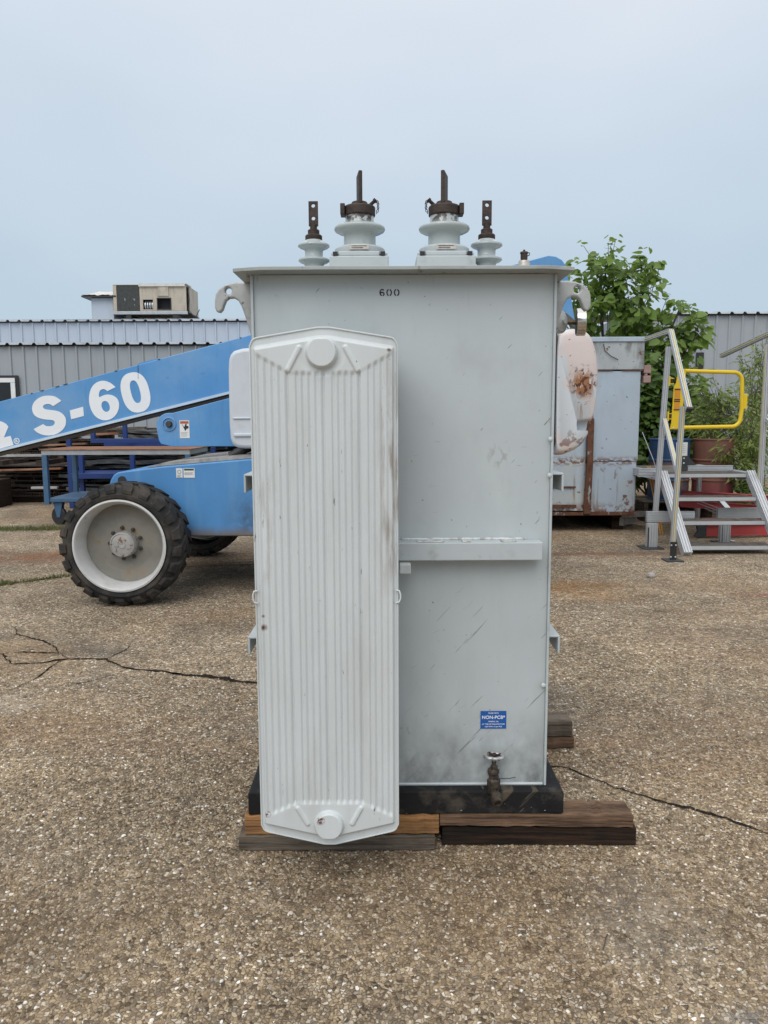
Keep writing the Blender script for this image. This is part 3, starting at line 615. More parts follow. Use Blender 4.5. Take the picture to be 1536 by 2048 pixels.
# scuffs, paint runs: thin dark scratches on the radiator
# ---- bushings
def large_bushing(x, sx):
    b = part(T, 'large_bushing', MB().lathe([(.056,2.088),(.0565,2.10),(.0555,2.132),(.060,2.138),(.076,2.143),(.086,2.148),(.0895,2.154),(.0885,2.160),(.082,2.1645),(.066,2.168),(.0525,2.171),(.0500,2.175),(.0500,2.196),(.0485,2.212),(0,2.212)], 48, (x,2.8,0)), M_porcL, smooth=.9)
    fl = MB().box(x-.101, x+.101, 2.70, 2.90, 1.9755, 2.047)
    part(b, 'base_block', fl, M_tank2, bevel=.004)
    f2 = MB()
    for a in (-1, 1): f2.box(x+a*.085-.012, x+a*.085+.012, 2.72, 2.88, 2.0475, 2.061)
    f2.box(x-.07, x+.07, 2.705, 2.895, 2.0475, 2.063)
    part(b, 'flange_lug', f2, M_tank2, bevel=.003)
    for a in (-1, 1): part(b, 'bolt_pocket', MB().box(x+a*.081-.008, x+a*.081+.008, 2.6985, 2.7195, 2.0476, 2.060), M_darkgap)  # small near-black boxes stand in for shade in the flange notches
    part(b, 'clamp_flange', MB().lathe([(.086,2.0635),(.088,2.068),(.088,2.084),(.082,2.090),(.058,2.094),(0,2.094)], 40, (x,2.8,0)), M_tank2, smooth=.7)
    pl = part(b, 'rating_plate', MB().box(x-.034, x+.034, 2.7085, 2.7105, 2.069, 2.085), M_plate, bevel=.0008)
    for q in range(2): part(pl, 'print_line', MB().box(x-.026, x+.026-.012*q, 2.7078, 2.7083, 2.0795-q*.006, 2.0815-q*.006), M_bronze)
    cp = part(b, 'terminal_cap', MB().lathe([(.052,2.198),(.055,2.200),(.0555,2.228),(.052,2.232),(.030,2.236),(.027,2.247),(.014,2.249),(0,2.249)], 36, (x,2.8,0)).box(x-.058*sx-.008, x-.058*sx+.008, 2.765, 2.815, 2.199, 2.236), M_bronze, bevel=.002, smooth=.6)
    q = Matrix.Rotation(R(8 if sx > 0 else 14)*sx, 3, 'Z'); tp = MB().box(-.0065,.0065,-.038,.038,2.235,2.344)
    tp.v = [tuple(q @ Vector(p)+Vector((x, 2.8, 0))) for p in tp.v]
    part(b, 'terminal_blade', tp, M_bronze, bevel=.003)
    part(b, 'cap_screw', MB().cyl((x+sx*.034,2.79,2.232),(x+sx*.056,2.785,2.250),.006,10).lathe([(.009,0),(.009,.008)], 6, (x+sx*.052,2.786,2.246),(sx*.7,-.1,.6)), M_bronze)
    cc = MB(); P = [(x+sx*.058,2.785,2.248),(x+sx*.066,2.78,2.240),(x+sx*.064,2.775,2.228),(x+sx*.066,2.775,2.217),(x+sx*.060,2.775,2.206)]
    for k in range(9):
        t_ = k/8*(len(P)-1.001); i = int(t_); p = Vector(P[i]).lerp(Vector(P[i+1]), t_-i)
        a = (1,0,0) if k % 2 else (0,1,0); qq = Vector((0,0,1)); s = Vector(a)
        cc.tube([p+s*.0035*math.cos(2*math.pi*j/8)+qq*.0045*math.sin(2*math.pi*j/8) for j in range(8)], .0013, 5, closed=True)
    part(b, 'safety_chain', cc, M_bronze)
large_bushing(-.081, 1); large_bushing(.2155, -1)
def small_bushing(x, y):
    b = part(T, 'small_bushing', MB().lathe([(.034,1.976),(.033,2.036),(.036,2.042),(.049,2.047),(.0552,2.052),(.0548,2.057),(.046,2.061),(.034,2.065),(.0318,2.069),(.032,2.086),(.036,2.092),(.050,2.097),(.0560,2.102),(.0555,2.107),(.046,2.112),(.030,2.122),(.027,2.126),(0,2.126)], 40, (x,y,0)), M_porc, smooth=.9)
    part(b, 'terminal_stud', MB().lathe([(.029,2.123),(.030,2.125),(.030,2.138),(.027,2.141),(.0205,2.143),(.0205,2.157),(.017,2.160),(.0125,2.161),(.0125,2.178),(0,2.178)], 28, (x,y,0)), M_bronze, smooth=.6)
    put('terminal_spade', outline_mesh('spade', [[(x-.0165,2.172),(x+.0165,2.172),(x+.0165,2.256),(x-.0165,2.256)], circ(x,2.241,.0068), circ(x,2.198,.0068)], .011, y-.0055, M_bronze, OFF[T.name], bevel=.001), b)
small_bushing(-.2445, 2.82); small_bushing(.3675, 2.82)
fp = part(T, 'filling_plug', MB().lathe([(.024,1.976),(.022,1.995),(.020,2.040),(.0185,2.046),(0,2.046)], 20, (.4975,2.8,0)), M_plate, smooth=.6)
part(fp, 'plug_cap', MB().lathe([(.0115,2.0465),(.0125,2.056),(.0125,2.070),(.015,2.072),(.013,2.077),(.004,2.079),(.004,2.084),(0,2.084)], 14, (.4975,2.8,0)).tube([(.508,2.8,2.062),(.516,2.8,2.066),(.517,2.8,2.073),(.510,2.8,2.075)], .0018, 5), M_bronze)
# ---- gauges on the right wall of the tank
ax = Vector((.62,-.78,0))
lg = part(T, 'level_gauge', MB().lathe([(.03,-.05),(.03,-.012),(.043,-.012),(.043,-.002),(.036,0),(.034,.006),(.018,.011),(.009,.014),(.009,.022),(0,.022)], 28, (.650,2.88,1.846), ax).cyl((.566,2.93,1.846),(.635,2.90,1.846),.02,14), M_hook, smooth=.6)
sdv = ax.cross(Vector((0,0,1))).normalized()
for k in range(6):
    a = k*math.pi/3; p = Vector((.650,2.88,1.846))+(sdv*math.cos(a)+Vector((0,0,1))*math.sin(a))*.036
    part(lg, 'bolt', MB().lathe([(.0045,0),(.0045,.005),(0,.006)], 8, p-ax*.002, ax), M_alu)
dg_ = part(T, 'dial_gauge', MB().lathe([(.046,0),(.0495,.001),(.0495,.031),(.047,.033),(.044,.033),(.044,.028),(0,.028)], 40, (.712,2.90,1.846), (1,-.16,0)), M_chrome, smooth=.5)
part(dg_, 'gauge_back', MB().lathe([(0,0),(.045,0),(.045,-.001),(0,-.0012)], 40, (.7115,2.90,1.846), (1,-.16,0)), M_valve)
part(dg_, 'gauge_stem', MB().cyl((.672,2.905,1.846),(.71,2.901,1.846),.009,10).cyl((.567,2.93,1.846),(.68,2.905,1.846),.006,8), M_brass)

# ---- timbers under the skid
def wood(name, base, dark, k=.6):
    return paint(name, base, .85, var=.22, vscale=(2.5,14,40), bvec=(3,40,70), layers=[dict(c=dark, s=(3,25,60), lo=.44, hi=.62, d=6, k=.9), dict(c=dark, s=(5,12,16), lo=.5, hi=.7, d=6, k=k), dict(c=(.02,.017,.015), s=(1.5,60,120), lo=.68, hi=.72, d=3, k=.8)], bump=.9, bscale=1, spec=.2)
M_wo = wood('fresh_orange_timber', (.36,.185,.075), (.13,.07,.035)); M_wg = wood('weathered_grey_timber', (.16,.13,.10), (.06,.048,.038))
M_wb = wood('worn_brown_timber', (.21,.13,.082), (.06,.036,.024)); M_wd = wood('oil_blackened_timber', (.014,.011,.009), (.045,.024,.014), .4)
def board(label, x0, x1, y0, y1, z0, z1, m, tz=0, rot=0, seed=0):
    rg = random.Random(seed); mb = MB(); n = 26; c = ((x0+x1)/2, (y0+y1)/2, z0)
    for i in range(n+1):
        x = x0+(x1-x0)*i/n; j = lambda s=.0022: rg.uniform(-s, s)*(2.2 if rg.random() < .15 else 1); k = tz*(i/n-.5)
        yy = (x-c[0])*math.tan(rot)
        mb.v += [(x, y0+yy+j(), z0+k*.5+abs(j())), (x, y1+yy+j(), z0+k*.5), (x, y1+yy+j(), z1+k+j()), (x, y0+yy+j(), z1+k+j())]
    for i in range(n):
        for q in range(4): mb.f.append((i*4+q, i*4+(q+1)%4, i*4+4+(q+1)%4, i*4+4+q))
    mb.f += [(0,1,2,3), (n*4+3,n*4+2,n*4+1,n*4)]
    single('timber_board', mb, m, label, 'board', c, 'timber blocks under the transformer', bevel=.003)
board('fresh orange timber on top of the grey one under the radiator', -.490, .187, 2.525, 2.66, .0575, .1265, M_wo, seed=1)
board('weathered grey timber on the asphalt directly under the radiator', -.511, .173, 2.515, 2.65, .002, .056, M_wg, seed=2)
board('brown split timber on top of the blackened one, below the drain valve', .190, .866, 2.535, 2.640, .0765, .1265, M_wb, -.016, R(-.6), 3)
board('oil blackened timber on the asphalt below the drain valve', .200, .881, 2.545, 2.655, .002, .0690, M_wd, .0, R(-.8), 4)
board('upper grey brown timber sticking out behind the right side of the transformer', .25, .852, 3.345, 3.46, .057, .1265, M_wg, seed=5)
board('lower brown timber sticking out behind the right side of the transformer', .25, .860, 3.34, 3.45, .002, .055, M_wb, seed=6)

# ================================================================== BOOM LIFT
M_blue = paint('boom_blue_enamel', (.085,.275,.56), .42, var=.06, vscale=1.5, layers=[dict(c=(.16,.33,.55), s=(1.2,1,3), lo=.5, hi=.75, k=.5), dict(c=(.04,.07,.11), s=18, lo=.68, hi=.75, k=.6, d=5), dict(c=(.06,.16,.30), s=(30,30,2.5), lo=.55, hi=.75, d=5, k=.35), dict(c=(.24,.38,.55), s=(1.5,1,1.5), lo=.5, hi=.7, d=6, k=.5)])
M_bluec = paint('chassis_blue_enamel', org=BOO, base=(.075,.245,.51), rough=.45, var=.07, vscale=2, layers=[dict(c=(.18,.35,.55), s=(6,6,.8), lo=.52, hi=.75, k=.45), dict(c=(.05,.045,.04), s=9, lo=.34, hi=.60, d=8, z=(.95,.60), x=(-1.40,-1.15), k=.8), dict(c=(.16,.13,.10), s=5, lo=.2, hi=.5, z=(.60,.52), k=.9)])
M_bluew = paint('pale_blue_edge', (.55,.66,.76), .5, var=.1)
M_cowlw = paint('light_grey_cover', (.56,.60,.645), .45, var=.05, vscale=3, layers=[dict(c=(.3,.31,.33), s=6, lo=.55, hi=.8, k=.3)])
M_pink = paint('rusty_chalky_cowl', org=BOO, base=(.62,.535,.505), rough=.55, var=.06, vscale=3, layers=[
    dict(c=(.57,.60,.63), s=(3.5,3,2.2), lo=.44, hi=.54, d=3, off=(2.3,0,1.2)),
    dict(c=(.34,.15,.06), s=(26,26,9), lo=.42, hi=.48, d=6, sph=(1.60,6.25,1.76,.06,.13)),
    dict(c=(.36,.19,.09), s=(34,34,3), lo=.56, hi=.62, d=4, z=(1.80,1.74), z2=(1.35,1.6), x=(1.50,1.53), x2=(1.70,1.67), k=.7),
    dict(c=(.10,.035,.02), s=(30,30,26), lo=.54, hi=.57, d=6, sph=(1.60,6.25,1.78,.08,.15)),
    dict(c=(.16,.06,.03), s=(11,11,11), lo=.54, hi=.57, d=6, z=(1.50,1.2), k=.95), dict(c=(.20,.085,.04), s=(17,17,14), lo=.66, hi=.69, d=6, k=.9),
    dict(c=(.05,.04,.04), s=(22,22,40), rot=(0,R(20),0), lo=.68, hi=.70, d=4, k=.8)])
M_tyre = paint('worn_black_rubber', (.024,.024,.024), .82, spec=.25, var=.35, vscale=7, layers=[dict(c=(.11,.09,.07), s=6, lo=.42, hi=.68, d=7, k=.6), dict(c=(.19,.17,.15), s=16, lo=.66, hi=.76, d=6, k=.6)], bump=.25, bscale=40)
M_rimw = paint('chalky_white_rim', (.55,.55,.54), .6, var=.08, vscale=5, layers=[dict(c=(.30,.27,.22), s=6, lo=.55, hi=.75, d=6, k=.5), dict(c=RUST, s=14, lo=.66, hi=.72, d=6, k=.7)])
M_disc = paint('dusty_grey_wheel_disc', (.225,.215,.185), .7, var=.2, vscale=5, layers=[dict(c=(.28,.17,.08), s=5, lo=.54, hi=.7, d=6, k=.6), dict(c=(.15,.13,.1), s=10, lo=.6, hi=.75, k=.5)])
M_hub = paint('hub_casting', (.36,.35,.33), .55, metal=.2, var=.1, vscale=20, layers=[dict(c=RUST, s=26, lo=.56, hi=.64, d=5, k=.8)])
M_steel = paint('dark_steel', (.06,.058,.055), .55, metal=.4, var=.3, vscale=20)
M_deck = paint('weathered_deck_plate', (.34,.32,.29), .7, var=.2, vscale=8, layers=[dict(c=(.1,.09,.08), s=9, lo=.5, hi=.7, k=.7)])
M_sticker = paint('white_sticker', (.74,.74,.72), .5, var=.04)
M_orangep = paint('orange_print', (.45,.10,.03), .5)
M_greyp = paint('grey_print', (.3,.3,.3), .6)
B = thing('boom_lift', 'blue telescopic boom lift with a white marked boom, parked behind the transformer', 'boom lift', (-.7, 7.3, 0))
def bt(x): return 2.931+(x-1.48)*.2548
BO = [(-5.6, bt(-5.6)), (1.48,2.931),(1.547,2.922),(1.602,2.892),(1.639,2.844),(1.732,2.367),(1.60,2.30),(1.2,2.352),(-1.425,1.716),(-5.6,.705)]
bm_ = put('boom', outline_mesh('boom', [BO], .42, 7.10, M_blue, OFF[B.name], bevel=.006), B)
part(bm_, 'lower_flange', MB().prism([(-5.6,.703),(-5.6,.727),(-1.0,1.842),(-1.0,1.818)], 7.086, 7.0985), M_bluew)
part(bm_, 'under_plate', MB().prism([(-5.6,.690),(-5.6,.702),(1.0,2.30),(1.0,2.288)], 7.12, 7.50), M_steel)
part(bm_, 'edge_seam', MB().prism([(-2.236,bt(-2.236)+.0005),(-2.225,bt(-2.225)+.012),(-2.05,bt(-2.05)+.014),(-2.03,bt(-2.03)+.0005)], 7.11, 7.5), M_blue)
part(bm_, 'seam_line', MB().prism([(-2.233,1.86),(-2.230,1.86),(-2.228,1.985),(-2.231,1.985)], 7.0955, 7.0992), M_steel)
rs = random.Random(8)
for k in range(7):
    x = rs.uniform(-3.4,-1.3); l = rs.uniform(.01,.05); part(bm_, 'paint_chip', MB().prism([(x, bt(x)+.0005),(x+l, bt(x+l)+.0005),(x+l*.8, bt(x+l*.8)-.008),(x+l*.3, bt(x+l*.3)-.005)], 7.0955, 7.0992), M_steel)
S_OUT=[(-2.943,1.664),(-2.973,1.69),(-3.01,1.708),(-3.057,1.713),(-3.11,1.708),(-3.158,1.686),(-3.193,1.655),(-3.212,1.618),(-3.215,1.58),(-3.203,1.542),(-3.173,1.516),(-3.131,1.502),(-3.084,1.494),(-3.041,1.492),(-3.018,1.484),(-3.011,1.468),(-3.02,1.449),(-3.039,1.437),(-3.073,1.433),(-3.101,1.437),(-3.122,1.454),(-3.211,1.409),(-3.186,1.381),(-3.144,1.359),(-3.097,1.349),(-3.044,1.352),(-2.991,1.368),(-2.946,1.399),(-2.92,1.432),(-2.908,1.474),(-2.913,1.512),(-2.933,1.543),(-2.97,1.569),(-3.017,1.579),(-3.069,1.584),(-3.102,1.591),(-3.115,1.605),(-3.11,1.622),(-3.092,1.634),(-3.066,1.638),(-3.042,1.633),(-3.02,1.617)]
HYPHEN=[(-2.87,1.577),(-2.747,1.61),(-2.743,1.527),(-2.862,1.497)]
SIX=[(-2.441,1.786),(-2.49,1.829),(-2.55,1.847),(-2.605,1.835),(-2.653,1.798),(-2.682,1.737),(-2.692,1.66),(-2.679,1.591),(-2.651,1.533),(-2.606,1.496),(-2.553,1.483),(-2.498,1.495),(-2.449,1.532),(-2.42,1.59),(-2.415,1.644),(-2.434,1.69),(-2.479,1.716),(-2.526,1.721),(-2.565,1.709),(-2.597,1.691),(-2.598,1.721),(-2.589,1.752),(-2.57,1.767),(-2.546,1.771),(-2.516,1.751)]
TAIL=[(-3.62,1.46),(-3.56,1.482),(-3.514,1.482),(-3.491,1.475),(-3.463,1.458),(-3.441,1.432),(-3.488,1.334),(-3.427,1.348),(-3.404,1.265),(-3.53,1.232),(-3.66,1.20),(-3.60,1.33)]
def smooth_loop(L, keep, it=2):
    for _ in range(it):
        o = []; kk = set(keep); nk = []
        for i, p in enumerate(L):
            a = L[i-1]; b = L[(i+1) % len(L)]
            if i in kk: nk.append(len(o)); o.append(p)
            else: o += [(p[0]*.75+a[0]*.25, p[1]*.75+a[1]*.25), (p[0]*.75+b[0]*.25, p[1]*.75+b[1]*.25)]
        L, keep = o, nk
    return L
def rotel(cx, cz, rx, rz, rot, n=48, p=2.4):
    o = []
    for k in range(n):
        a = 2*math.pi*k/n; c_, s_ = math.cos(a), math.sin(a); u = rx*abs(c_)**(2/p)*(1 if c_ > 0 else -1); v = rz*abs(s_)**(2/p)*(1 if s_ > 0 else -1)
        o.append((cx+u*math.cos(rot)-v*math.sin(rot), cz+u*math.sin(rot)+v*math.cos(rot)))
    return o
def glyph(name, loops): put(name, outline_mesh(name, loops, .003, 7.0965, M_wprint, OFF[B.name]), bm_)
glyph('boom_letter', [smooth_loop(S_OUT, [0, 20, 21, 41])]); glyph('boom_hyphen', [HYPHEN])
glyph('boom_digit', [smooth_loop(SIX, [0, 24]), rotel(-2.540, 1.612, .037, .050, R(14), 24, 2.1)])
glyph('boom_digit', [rotel(-2.262, 1.737, .128, .182, R(12)), rotel(-2.262, 1.744, .042, .104, R(12))])
glyph('boom_letter_tail', [TAIL])
glyph('trade_mark_ring', [circ(-3.374,1.301,.027,28), circ(-3.374,1.301,.0205,28)])
put('trade_mark_letter', text_mesh('R', .036, -3.374, 7.097, 1.301, M_wprint, OFF[B.name], .0012, rot=R(-14), ext=.0012), bm_)
# arm bracket under the boom with its pivot pin
LUG = [(-2.015,1.435),(-2.008,1.47),(-1.99,1.502),(-1.965,1.527),(-1.935,1.543),(-1.90,1.549),(-1.864,1.548),(-1.375,1.673),(-.5,1.88),(-.5,1.25),(-1.876,1.253),(-1.977,1.276),(-1.995,1.31)]
lg2 = put('pivot_bracket', outline_mesh('pivot_bracket', [LUG], .10, 6.85, M_blue, OFF[B.name], bevel=.005), B)
part(lg2, 'pivot_boss', MB().lathe([(.062,.0),(.062,-.012),(.052,-.014),(.050,-.002),(0,-.002)], 30, (-1.899,6.851,1.452), (0,1,0)), M_blue, smooth=.6)
part(lg2, 'pivot_pin', MB().lathe([(.030,0),(.030,.006),(.024,.03),(.022,.032),(0,.032)], 18, (-1.897,6.846,1.450), (0,-1,0)), M_steel, smooth=.6)
ws = part(lg2, 'warning_sticker', MB().box(-1.805,-1.719,6.8465,6.8485,1.327,1.483), M_sticker)
part(ws, 'orange_band', MB().box(-1.799,-1.725,6.8445,6.8460,1.455,1.476), M_orangep)
part(ws, 'pictogram', MB().prism([(-1.785,1.452),(-1.765,1.425),(-1.757,1.440),(-1.752,1.452),(-1.742,1.452),(-1.745,1.437),(-1.727,1.432),(-1.727,1.415),(-1.745,1.408),(-1.757,1.39),(-1.765,1.41)], 6.8445, 6.8460), M_bprint)
for k in range(4): part(ws, 'print_line', MB().box(-1.797,-1.735-.01*(k%2),6.8450,6.8462,1.376-k*.011,1.379-k*.011), M_greyp)
# chassis
CH = [(-2.316,0.943),(-2.30,0.99),(-2.274,1.03),(-2.24,1.052),(-2.198,1.06),(-1.863,1.1),(-1.091,1.163),(.55,1.20),(.75,1.05),(.75,.55),(.70,.505),(-1.655,0.505),(-1.835,0.739),(-2.25,.75)]
chs = put('chassis', outline_mesh('chassis', [CH], 1.70, 6.46, M_bluec, OFF[B.name], bevel=.012), B)
part(chs, 'deck_plate', MB().prism([(-2.02,1.0845),(-1.863,1.1035),(-1.091,1.1665),(.5,1.2035),(.5,1.235),(-1.091,1.20),(-1.863,1.130)], 6.50, 8.1), M_deck)
put('side_slot', outline_mesh('slot', [[(-2.245,.93),(-2.165,.93),(-2.165,.985),(-2.175,1.01),(-2.19,1.02),(-2.215,1.02),(-2.235,1.005)]], .004, 6.4545, M_darkgap, OFF[B.name]), chs)  # near-black plate on the face, stands in for the slot's inner shade
for a, b, hd in ((-1.745,-1.692, 0), (-1.683,-1.590, 1)):
    s = part(chs, 'notice_sticker', MB().box(a, b, 6.4565, 6.4590, 1.005, 1.085), M_sticker)
    if hd: part(s, 'header_band', MB().box(a+.006, b-.006, 6.4545, 6.4560, 1.067, 1.081), paint('green_print', (.02,.06,.04), .5))
    else: put('ring_mark', outline_mesh('ring', [circ((a+b)/2,1.055,.017,18), circ((a+b)/2,1.055,.012,18)], .001, 6.4550, M_greyp, OFF[B.name]), s)
    for k in range(4): part(s, 'print_line', MB().box(a+.008, b-.01-.006*(k%3), 6.4548, 6.4562, 1.028-k*.006+.02*hd, 1.030-k*.006+.02*hd), M_greyp)
part(B, 'axle', MB().box(-2.22,-1.98,6.3,8.4,.40,.60).box(.30,.52,6.3,8.4,.40,.60), M_steel, bevel=.02)
# wheels
def wheel_meshes():
    ty = MB(); wd = .37
    ty.lathe([(.365,.02),(.385,.0),(.41,-.004),(.435,.012),(.462,.03),(.474,.06),(.478,wd/2),(.474,wd-.06),(.462,wd-.03),(.435,wd-.012),(.41,wd+.004),(.385,wd),(.365,wd-.02)], 72, (0,0,0), (0,1,0))
    ty.f = ty.f[:-2]
    n = 21; rg = random.Random(6)
    for sd in (0, 1):
        for k in range(n):
            a0 = 2*math.pi*(k+.5*sd)/n; rows = []
            for (yy, da, ro, hw_) in ((-.006 if sd == 0 else wd+.006, -.11, .450, .085), (.022 if sd == 0 else wd-.022, -.10, .489+rg.uniform(-.004,.003), .098), (.10 if sd == 0 else wd-.10, -.03, .4955, .100), (.205 if sd == 0 else wd-.205, .085, .4955, .095)):
                ri = .425 if ro < .47 else .462
                for (aa, rr) in ((-hw_, ri), (hw_, ri), (hw_*.86, ro), (-hw_*.86, ro)):
                    a = a0+da+aa; rows.append((rr*math.cos(a), yy, rr*math.sin(a)))
            fs = [(0,1,2,3),(12,13,14,15)]
            for q in range(3):
                for j in range(4): fs.append((q*4+j, q*4+(j+1)%4, q*4+4+(j+1)%4, q*4+4+j))
            ty.add(rows, fs)
    rim = MB().lathe([(.368,.015),(.372,-.006),(.358,-.010),(.350,-.002),(.346,.02),(.330,.05),(.322,.17),(.322,.20)], 72, (0,0,0), (0,1,0))
    rim.f = rim.f[:-2]
    disc = MB().lathe([(.3215,.165),(.30,.172),(.29,.168),(.11,.160),(0,.16)], 60, (0,0,0), (0,1,0))
    hub = MB().lathe([(.105,.159),(.102,.07),(.096,.06),(.090,.058),(.088,.064),(.074,.060),(.030,.060),(.028,.056),(.012,.056),(0,.060)], 48, (0,0,0), (0,1,0))
    hub.box(-.062,-.028,.052,.0595,-.012,.03).box(.034,.070,.054,.0595,-.03,-.008)
    nut = MB().lathe([(.016,.158),(.016,.145),(.011,.143),(.011,.132),(0,.132)], 8, (0,0,0), (0,1,0))
    return [('tyre', ty.mesh('tyre', M_tyre, smooth=.5)), ('rim', rim.mesh('rim', M_rimw, smooth=.7)), ('wheel_disc', disc.mesh('wheel_disc', M_disc, smooth=.7)), ('hub', hub.mesh('hub', M_hub, smooth=.6))], nut.mesh('lug_nut', M_steel, smooth=.6)
WM, NUT = wheel_meshes()
rg = random.Random(1)
for wx, wy, fl in ((-2.10, 6.02, 0), (.41, 6.02, 0), (-2.02, 8.62, 1), (.41, 8.62, 1)):
    wh = bpy.data.objects.new('wheel', None); col.objects.link(wh); wh.parent = B; wh.location = (wx+.7, wy-7.3, .497); wh.rotation_euler = (0, rg.uniform(0,1)*0, math.pi if fl else 0)
    if fl: wh['label'] = 'far side wheel'
    for nme, me in WM: o = bpy.data.objects.new(nme, me); col.objects.link(o); o.parent = wh
    for k in range(9):
        a = 2*math.pi*k/9+.35; o = bpy.data.objects.new('lug_nut', NUT); col.objects.link(o); o.parent = wh; o.location = (.128*math.cos(a), 0, .128*math.sin(a))
# turntable, covers and cowl
part(B, 'turntable', MB().box(-.95, 1.25, 6.75, 8.0, 1.24, 1.55).box(.6, 1.35, 6.9, 7.05, 1.56, 2.3).box(.6, 1.35, 7.56, 7.7, 1.56, 2.3), M_blue, bevel=.01)
CV = [(-1.294,1.444),(-1.29,1.899),(-1.282,1.985),(-1.268,2.025),(-1.239,2.054),(-1.168,2.074),(.2,2.16),(.2,1.245),(-1.169,1.246),(-1.22,1.252),(-1.253,1.264),(-1.275,1.29),(-1.288,1.33)]
cvr = put('engine_cover', outline_mesh('engine_cover', [CV], .35, 6.48, M_cowlw, OFF[B.name], bevel=.03), B)
part(cvr, 'moulded_rib', MB().prism([(-1.262,1.508),(-1.258,1.492),(.1,1.50),(.1,1.516)], 6.468, 6.4795), M_cowlw, bevel=.006)
part(cvr, 'moulded_step', MB().prism([(-1.258,1.375),(-1.255,1.345),(.1,1.36),(.1,1.39)], 6.462, 6.4795), M_cowlw, bevel=.01)
COWL = [(1.386,2.176),(1.458,2.199),(1.538,2.21),(1.611,2.198),(1.668,2.151),(1.707,2.052),(1.731,1.933),(1.739,1.794),(1.734,1.674),(1.718,1.554),(1.708,1.505),(1.69,1.465),(1.56,1.455),(1.555,1.42),(1.56,1.355),(1.665,1.352),(1.635,1.291),(1.572,1.23),(1.483,1.19),(1.43,1.182),(1.405,1.20),(1.392,1.272),(1.388,1.716)]
COWL = smooth_loop(COWL, [11, 12, 13, 14, 15], 2)
# double curved shell: the outline shrinks and bows towards the front
def domed(outline, y0, y1, mat, name, parent, steps=((0,.80,0),(.012,.88,0),(.05,.955,0),(.11,.99,0),(.18,1,0))):
    cx = sum(p[0] for p in outline)/len(outline); cz = sum(p[1] for p in outline)/len(outline); mb = MB(); n = len(outline)
    for d, k, _ in steps:
        kz = 1-(1-k)*.55
        for x, z in outline: mb.v.append((cx+.0+(x-cx)*k if x > cx else x+(cx-x)*(1-k)*.15, y0+d, cz+(z-cz)*kz))
    for x, z in outline: mb.v.append((x, y1, z))
    m = len(steps)+1
    mb.f = [tuple(range(n))]+[(j*n+i, j*n+(i+1)%n, (j+1)*n+(i+1)%n, (j+1)*n+i) for j in range(m-1) for i in range(n)]+[tuple(range((m-1)*n, m*n))[::-1]]
    return part(parent, name, mb, mat, smooth=.9)
cw = domed(COWL, 6.24, 7.7, M_pink, 'counterweight_cowl', B)
part(cw, 'gap_strip', MB().prism([(1.362,2.17),(1.388,2.18),(1.386,1.27),(1.355,1.27)], 6.26, 7.6), M_black)  # black strip standing in for the dark gap beside the cowl
part(cw, 'notch_panel', MB().prism([(1.545,1.46),(1.675,1.47),(1.655,1.35),(1.55,1.345)], 6.34, 6.5), M_cowlw, bevel=.008)
for k in range(4):
    part(B, 'hydraulic_hose', MB().tube([(1.45-.02*k,6.95+k*.05,2.42),(1.58+.012*k,6.9+k*.05,2.36+.02*k),(1.71+.012*k,6.85+k*.05,2.24+.02*k),(1.765+.012*k,6.85+k*.05,2.10),(1.74,6.9+k*.05,1.95)], .017, 8), M_steel, smooth=1)
part(B, 'lift_cylinder', MB().cyl((-1.35,6.75,1.17),(-.9,6.78,1.36),.035,16).cyl((-1.30,6.75,1.19),(-1.22,6.755,1.225),.042,16), M_black, smooth=.6)

# ================================================================== YARD, LEFT: cart, rack, stacks of gratings
M_cart = paint('cart_blue_paint', (.05,.12,.22), .5, var=.15, vscale=6, layers=[dict(c=(.10,.11,.12), s=8, lo=.55, hi=.72, k=.6), dict(c=RUST, s=14, lo=.66, hi=.72, k=.7)])
M_rusttop = paint('rusted_table_top', (.20,.085,.042), .85, var=.3, vscale=(2,6,6), layers=[dict(c=(.32,.20,.13), s=(2,8,8), lo=.52, hi=.7, k=.7), dict(c=(.08,.04,.025), s=7, lo=.55, hi=.7, k=.6)])
M_royal = paint('royal_blue_enamel', (.010,.036,.16), .45, var=.1)
M_grate = paint('rusty_grating', (.045,.032,.025), .85, var=.45, vscale=5, obj_rand=True, layers=[dict(c=(.15,.065,.03), s=3, lo=.55, hi=.68, d=5, k=.8), dict(c=(.16,.15,.14), s=3, lo=.56, hi=.7, k=.8)])
M_grate2 = paint('dark_steel_sheets', (.05,.055,.058), .6, metal=.2, var=.5, vscale=3, obj_rand=True, layers=[dict(c=(.14,.15,.15), s=(1,1,5), lo=.5, hi=.65, k=.7), dict(c=(.10,.05,.03), s=4, lo=.58, hi=.7, k=.7)])
M_pale = paint('pale_grey_channel', (.36,.36,.36), .5, metal=.2, var=.2)
cart = thing('work_cart', 'blue steel cart with a rusty brown top and casters, behind the lift wheel', 'cart', (-3.9, 11.3, 0))
cx0, cx1, cy0, cy1 = -4.80, -2.72, 10.8, 11.9
part(cart, 'top', MB().box(cx0-.02, cx1+.02, cy0-.02, cy1+.02, 1.065, 1.078), M_rusttop, bevel=.003)
part(cart, 'top_frame', MB().box(cx0, cx1, cy0, cy0+.05, 1.0, 1.0635).box(cx0, cx1, cy1-.05, cy1, 1.0, 1.0635).box(cx0, cx0+.05, cy0+.051, cy1-.051, 1.0, 1.0635).box(cx1-.05, cx1, cy0+.051, cy1-.051, 1.0, 1.0635), M_galv)
for x, y_ in ((cx0, cy0), (cx1-.07, cy0), (cx0, cy1-.07), (cx1-.07, cy1-.07)): part(cart, 'leg', MB().box(x, x+.07, y_, y_+.07, .30, .999), M_cart, bevel=.004)
part(cart, 'shelf', MB().box(cx0+.03, cx1-.03, cy0+.02, cy1-.02, .335, .385), M_cart, bevel=.004)
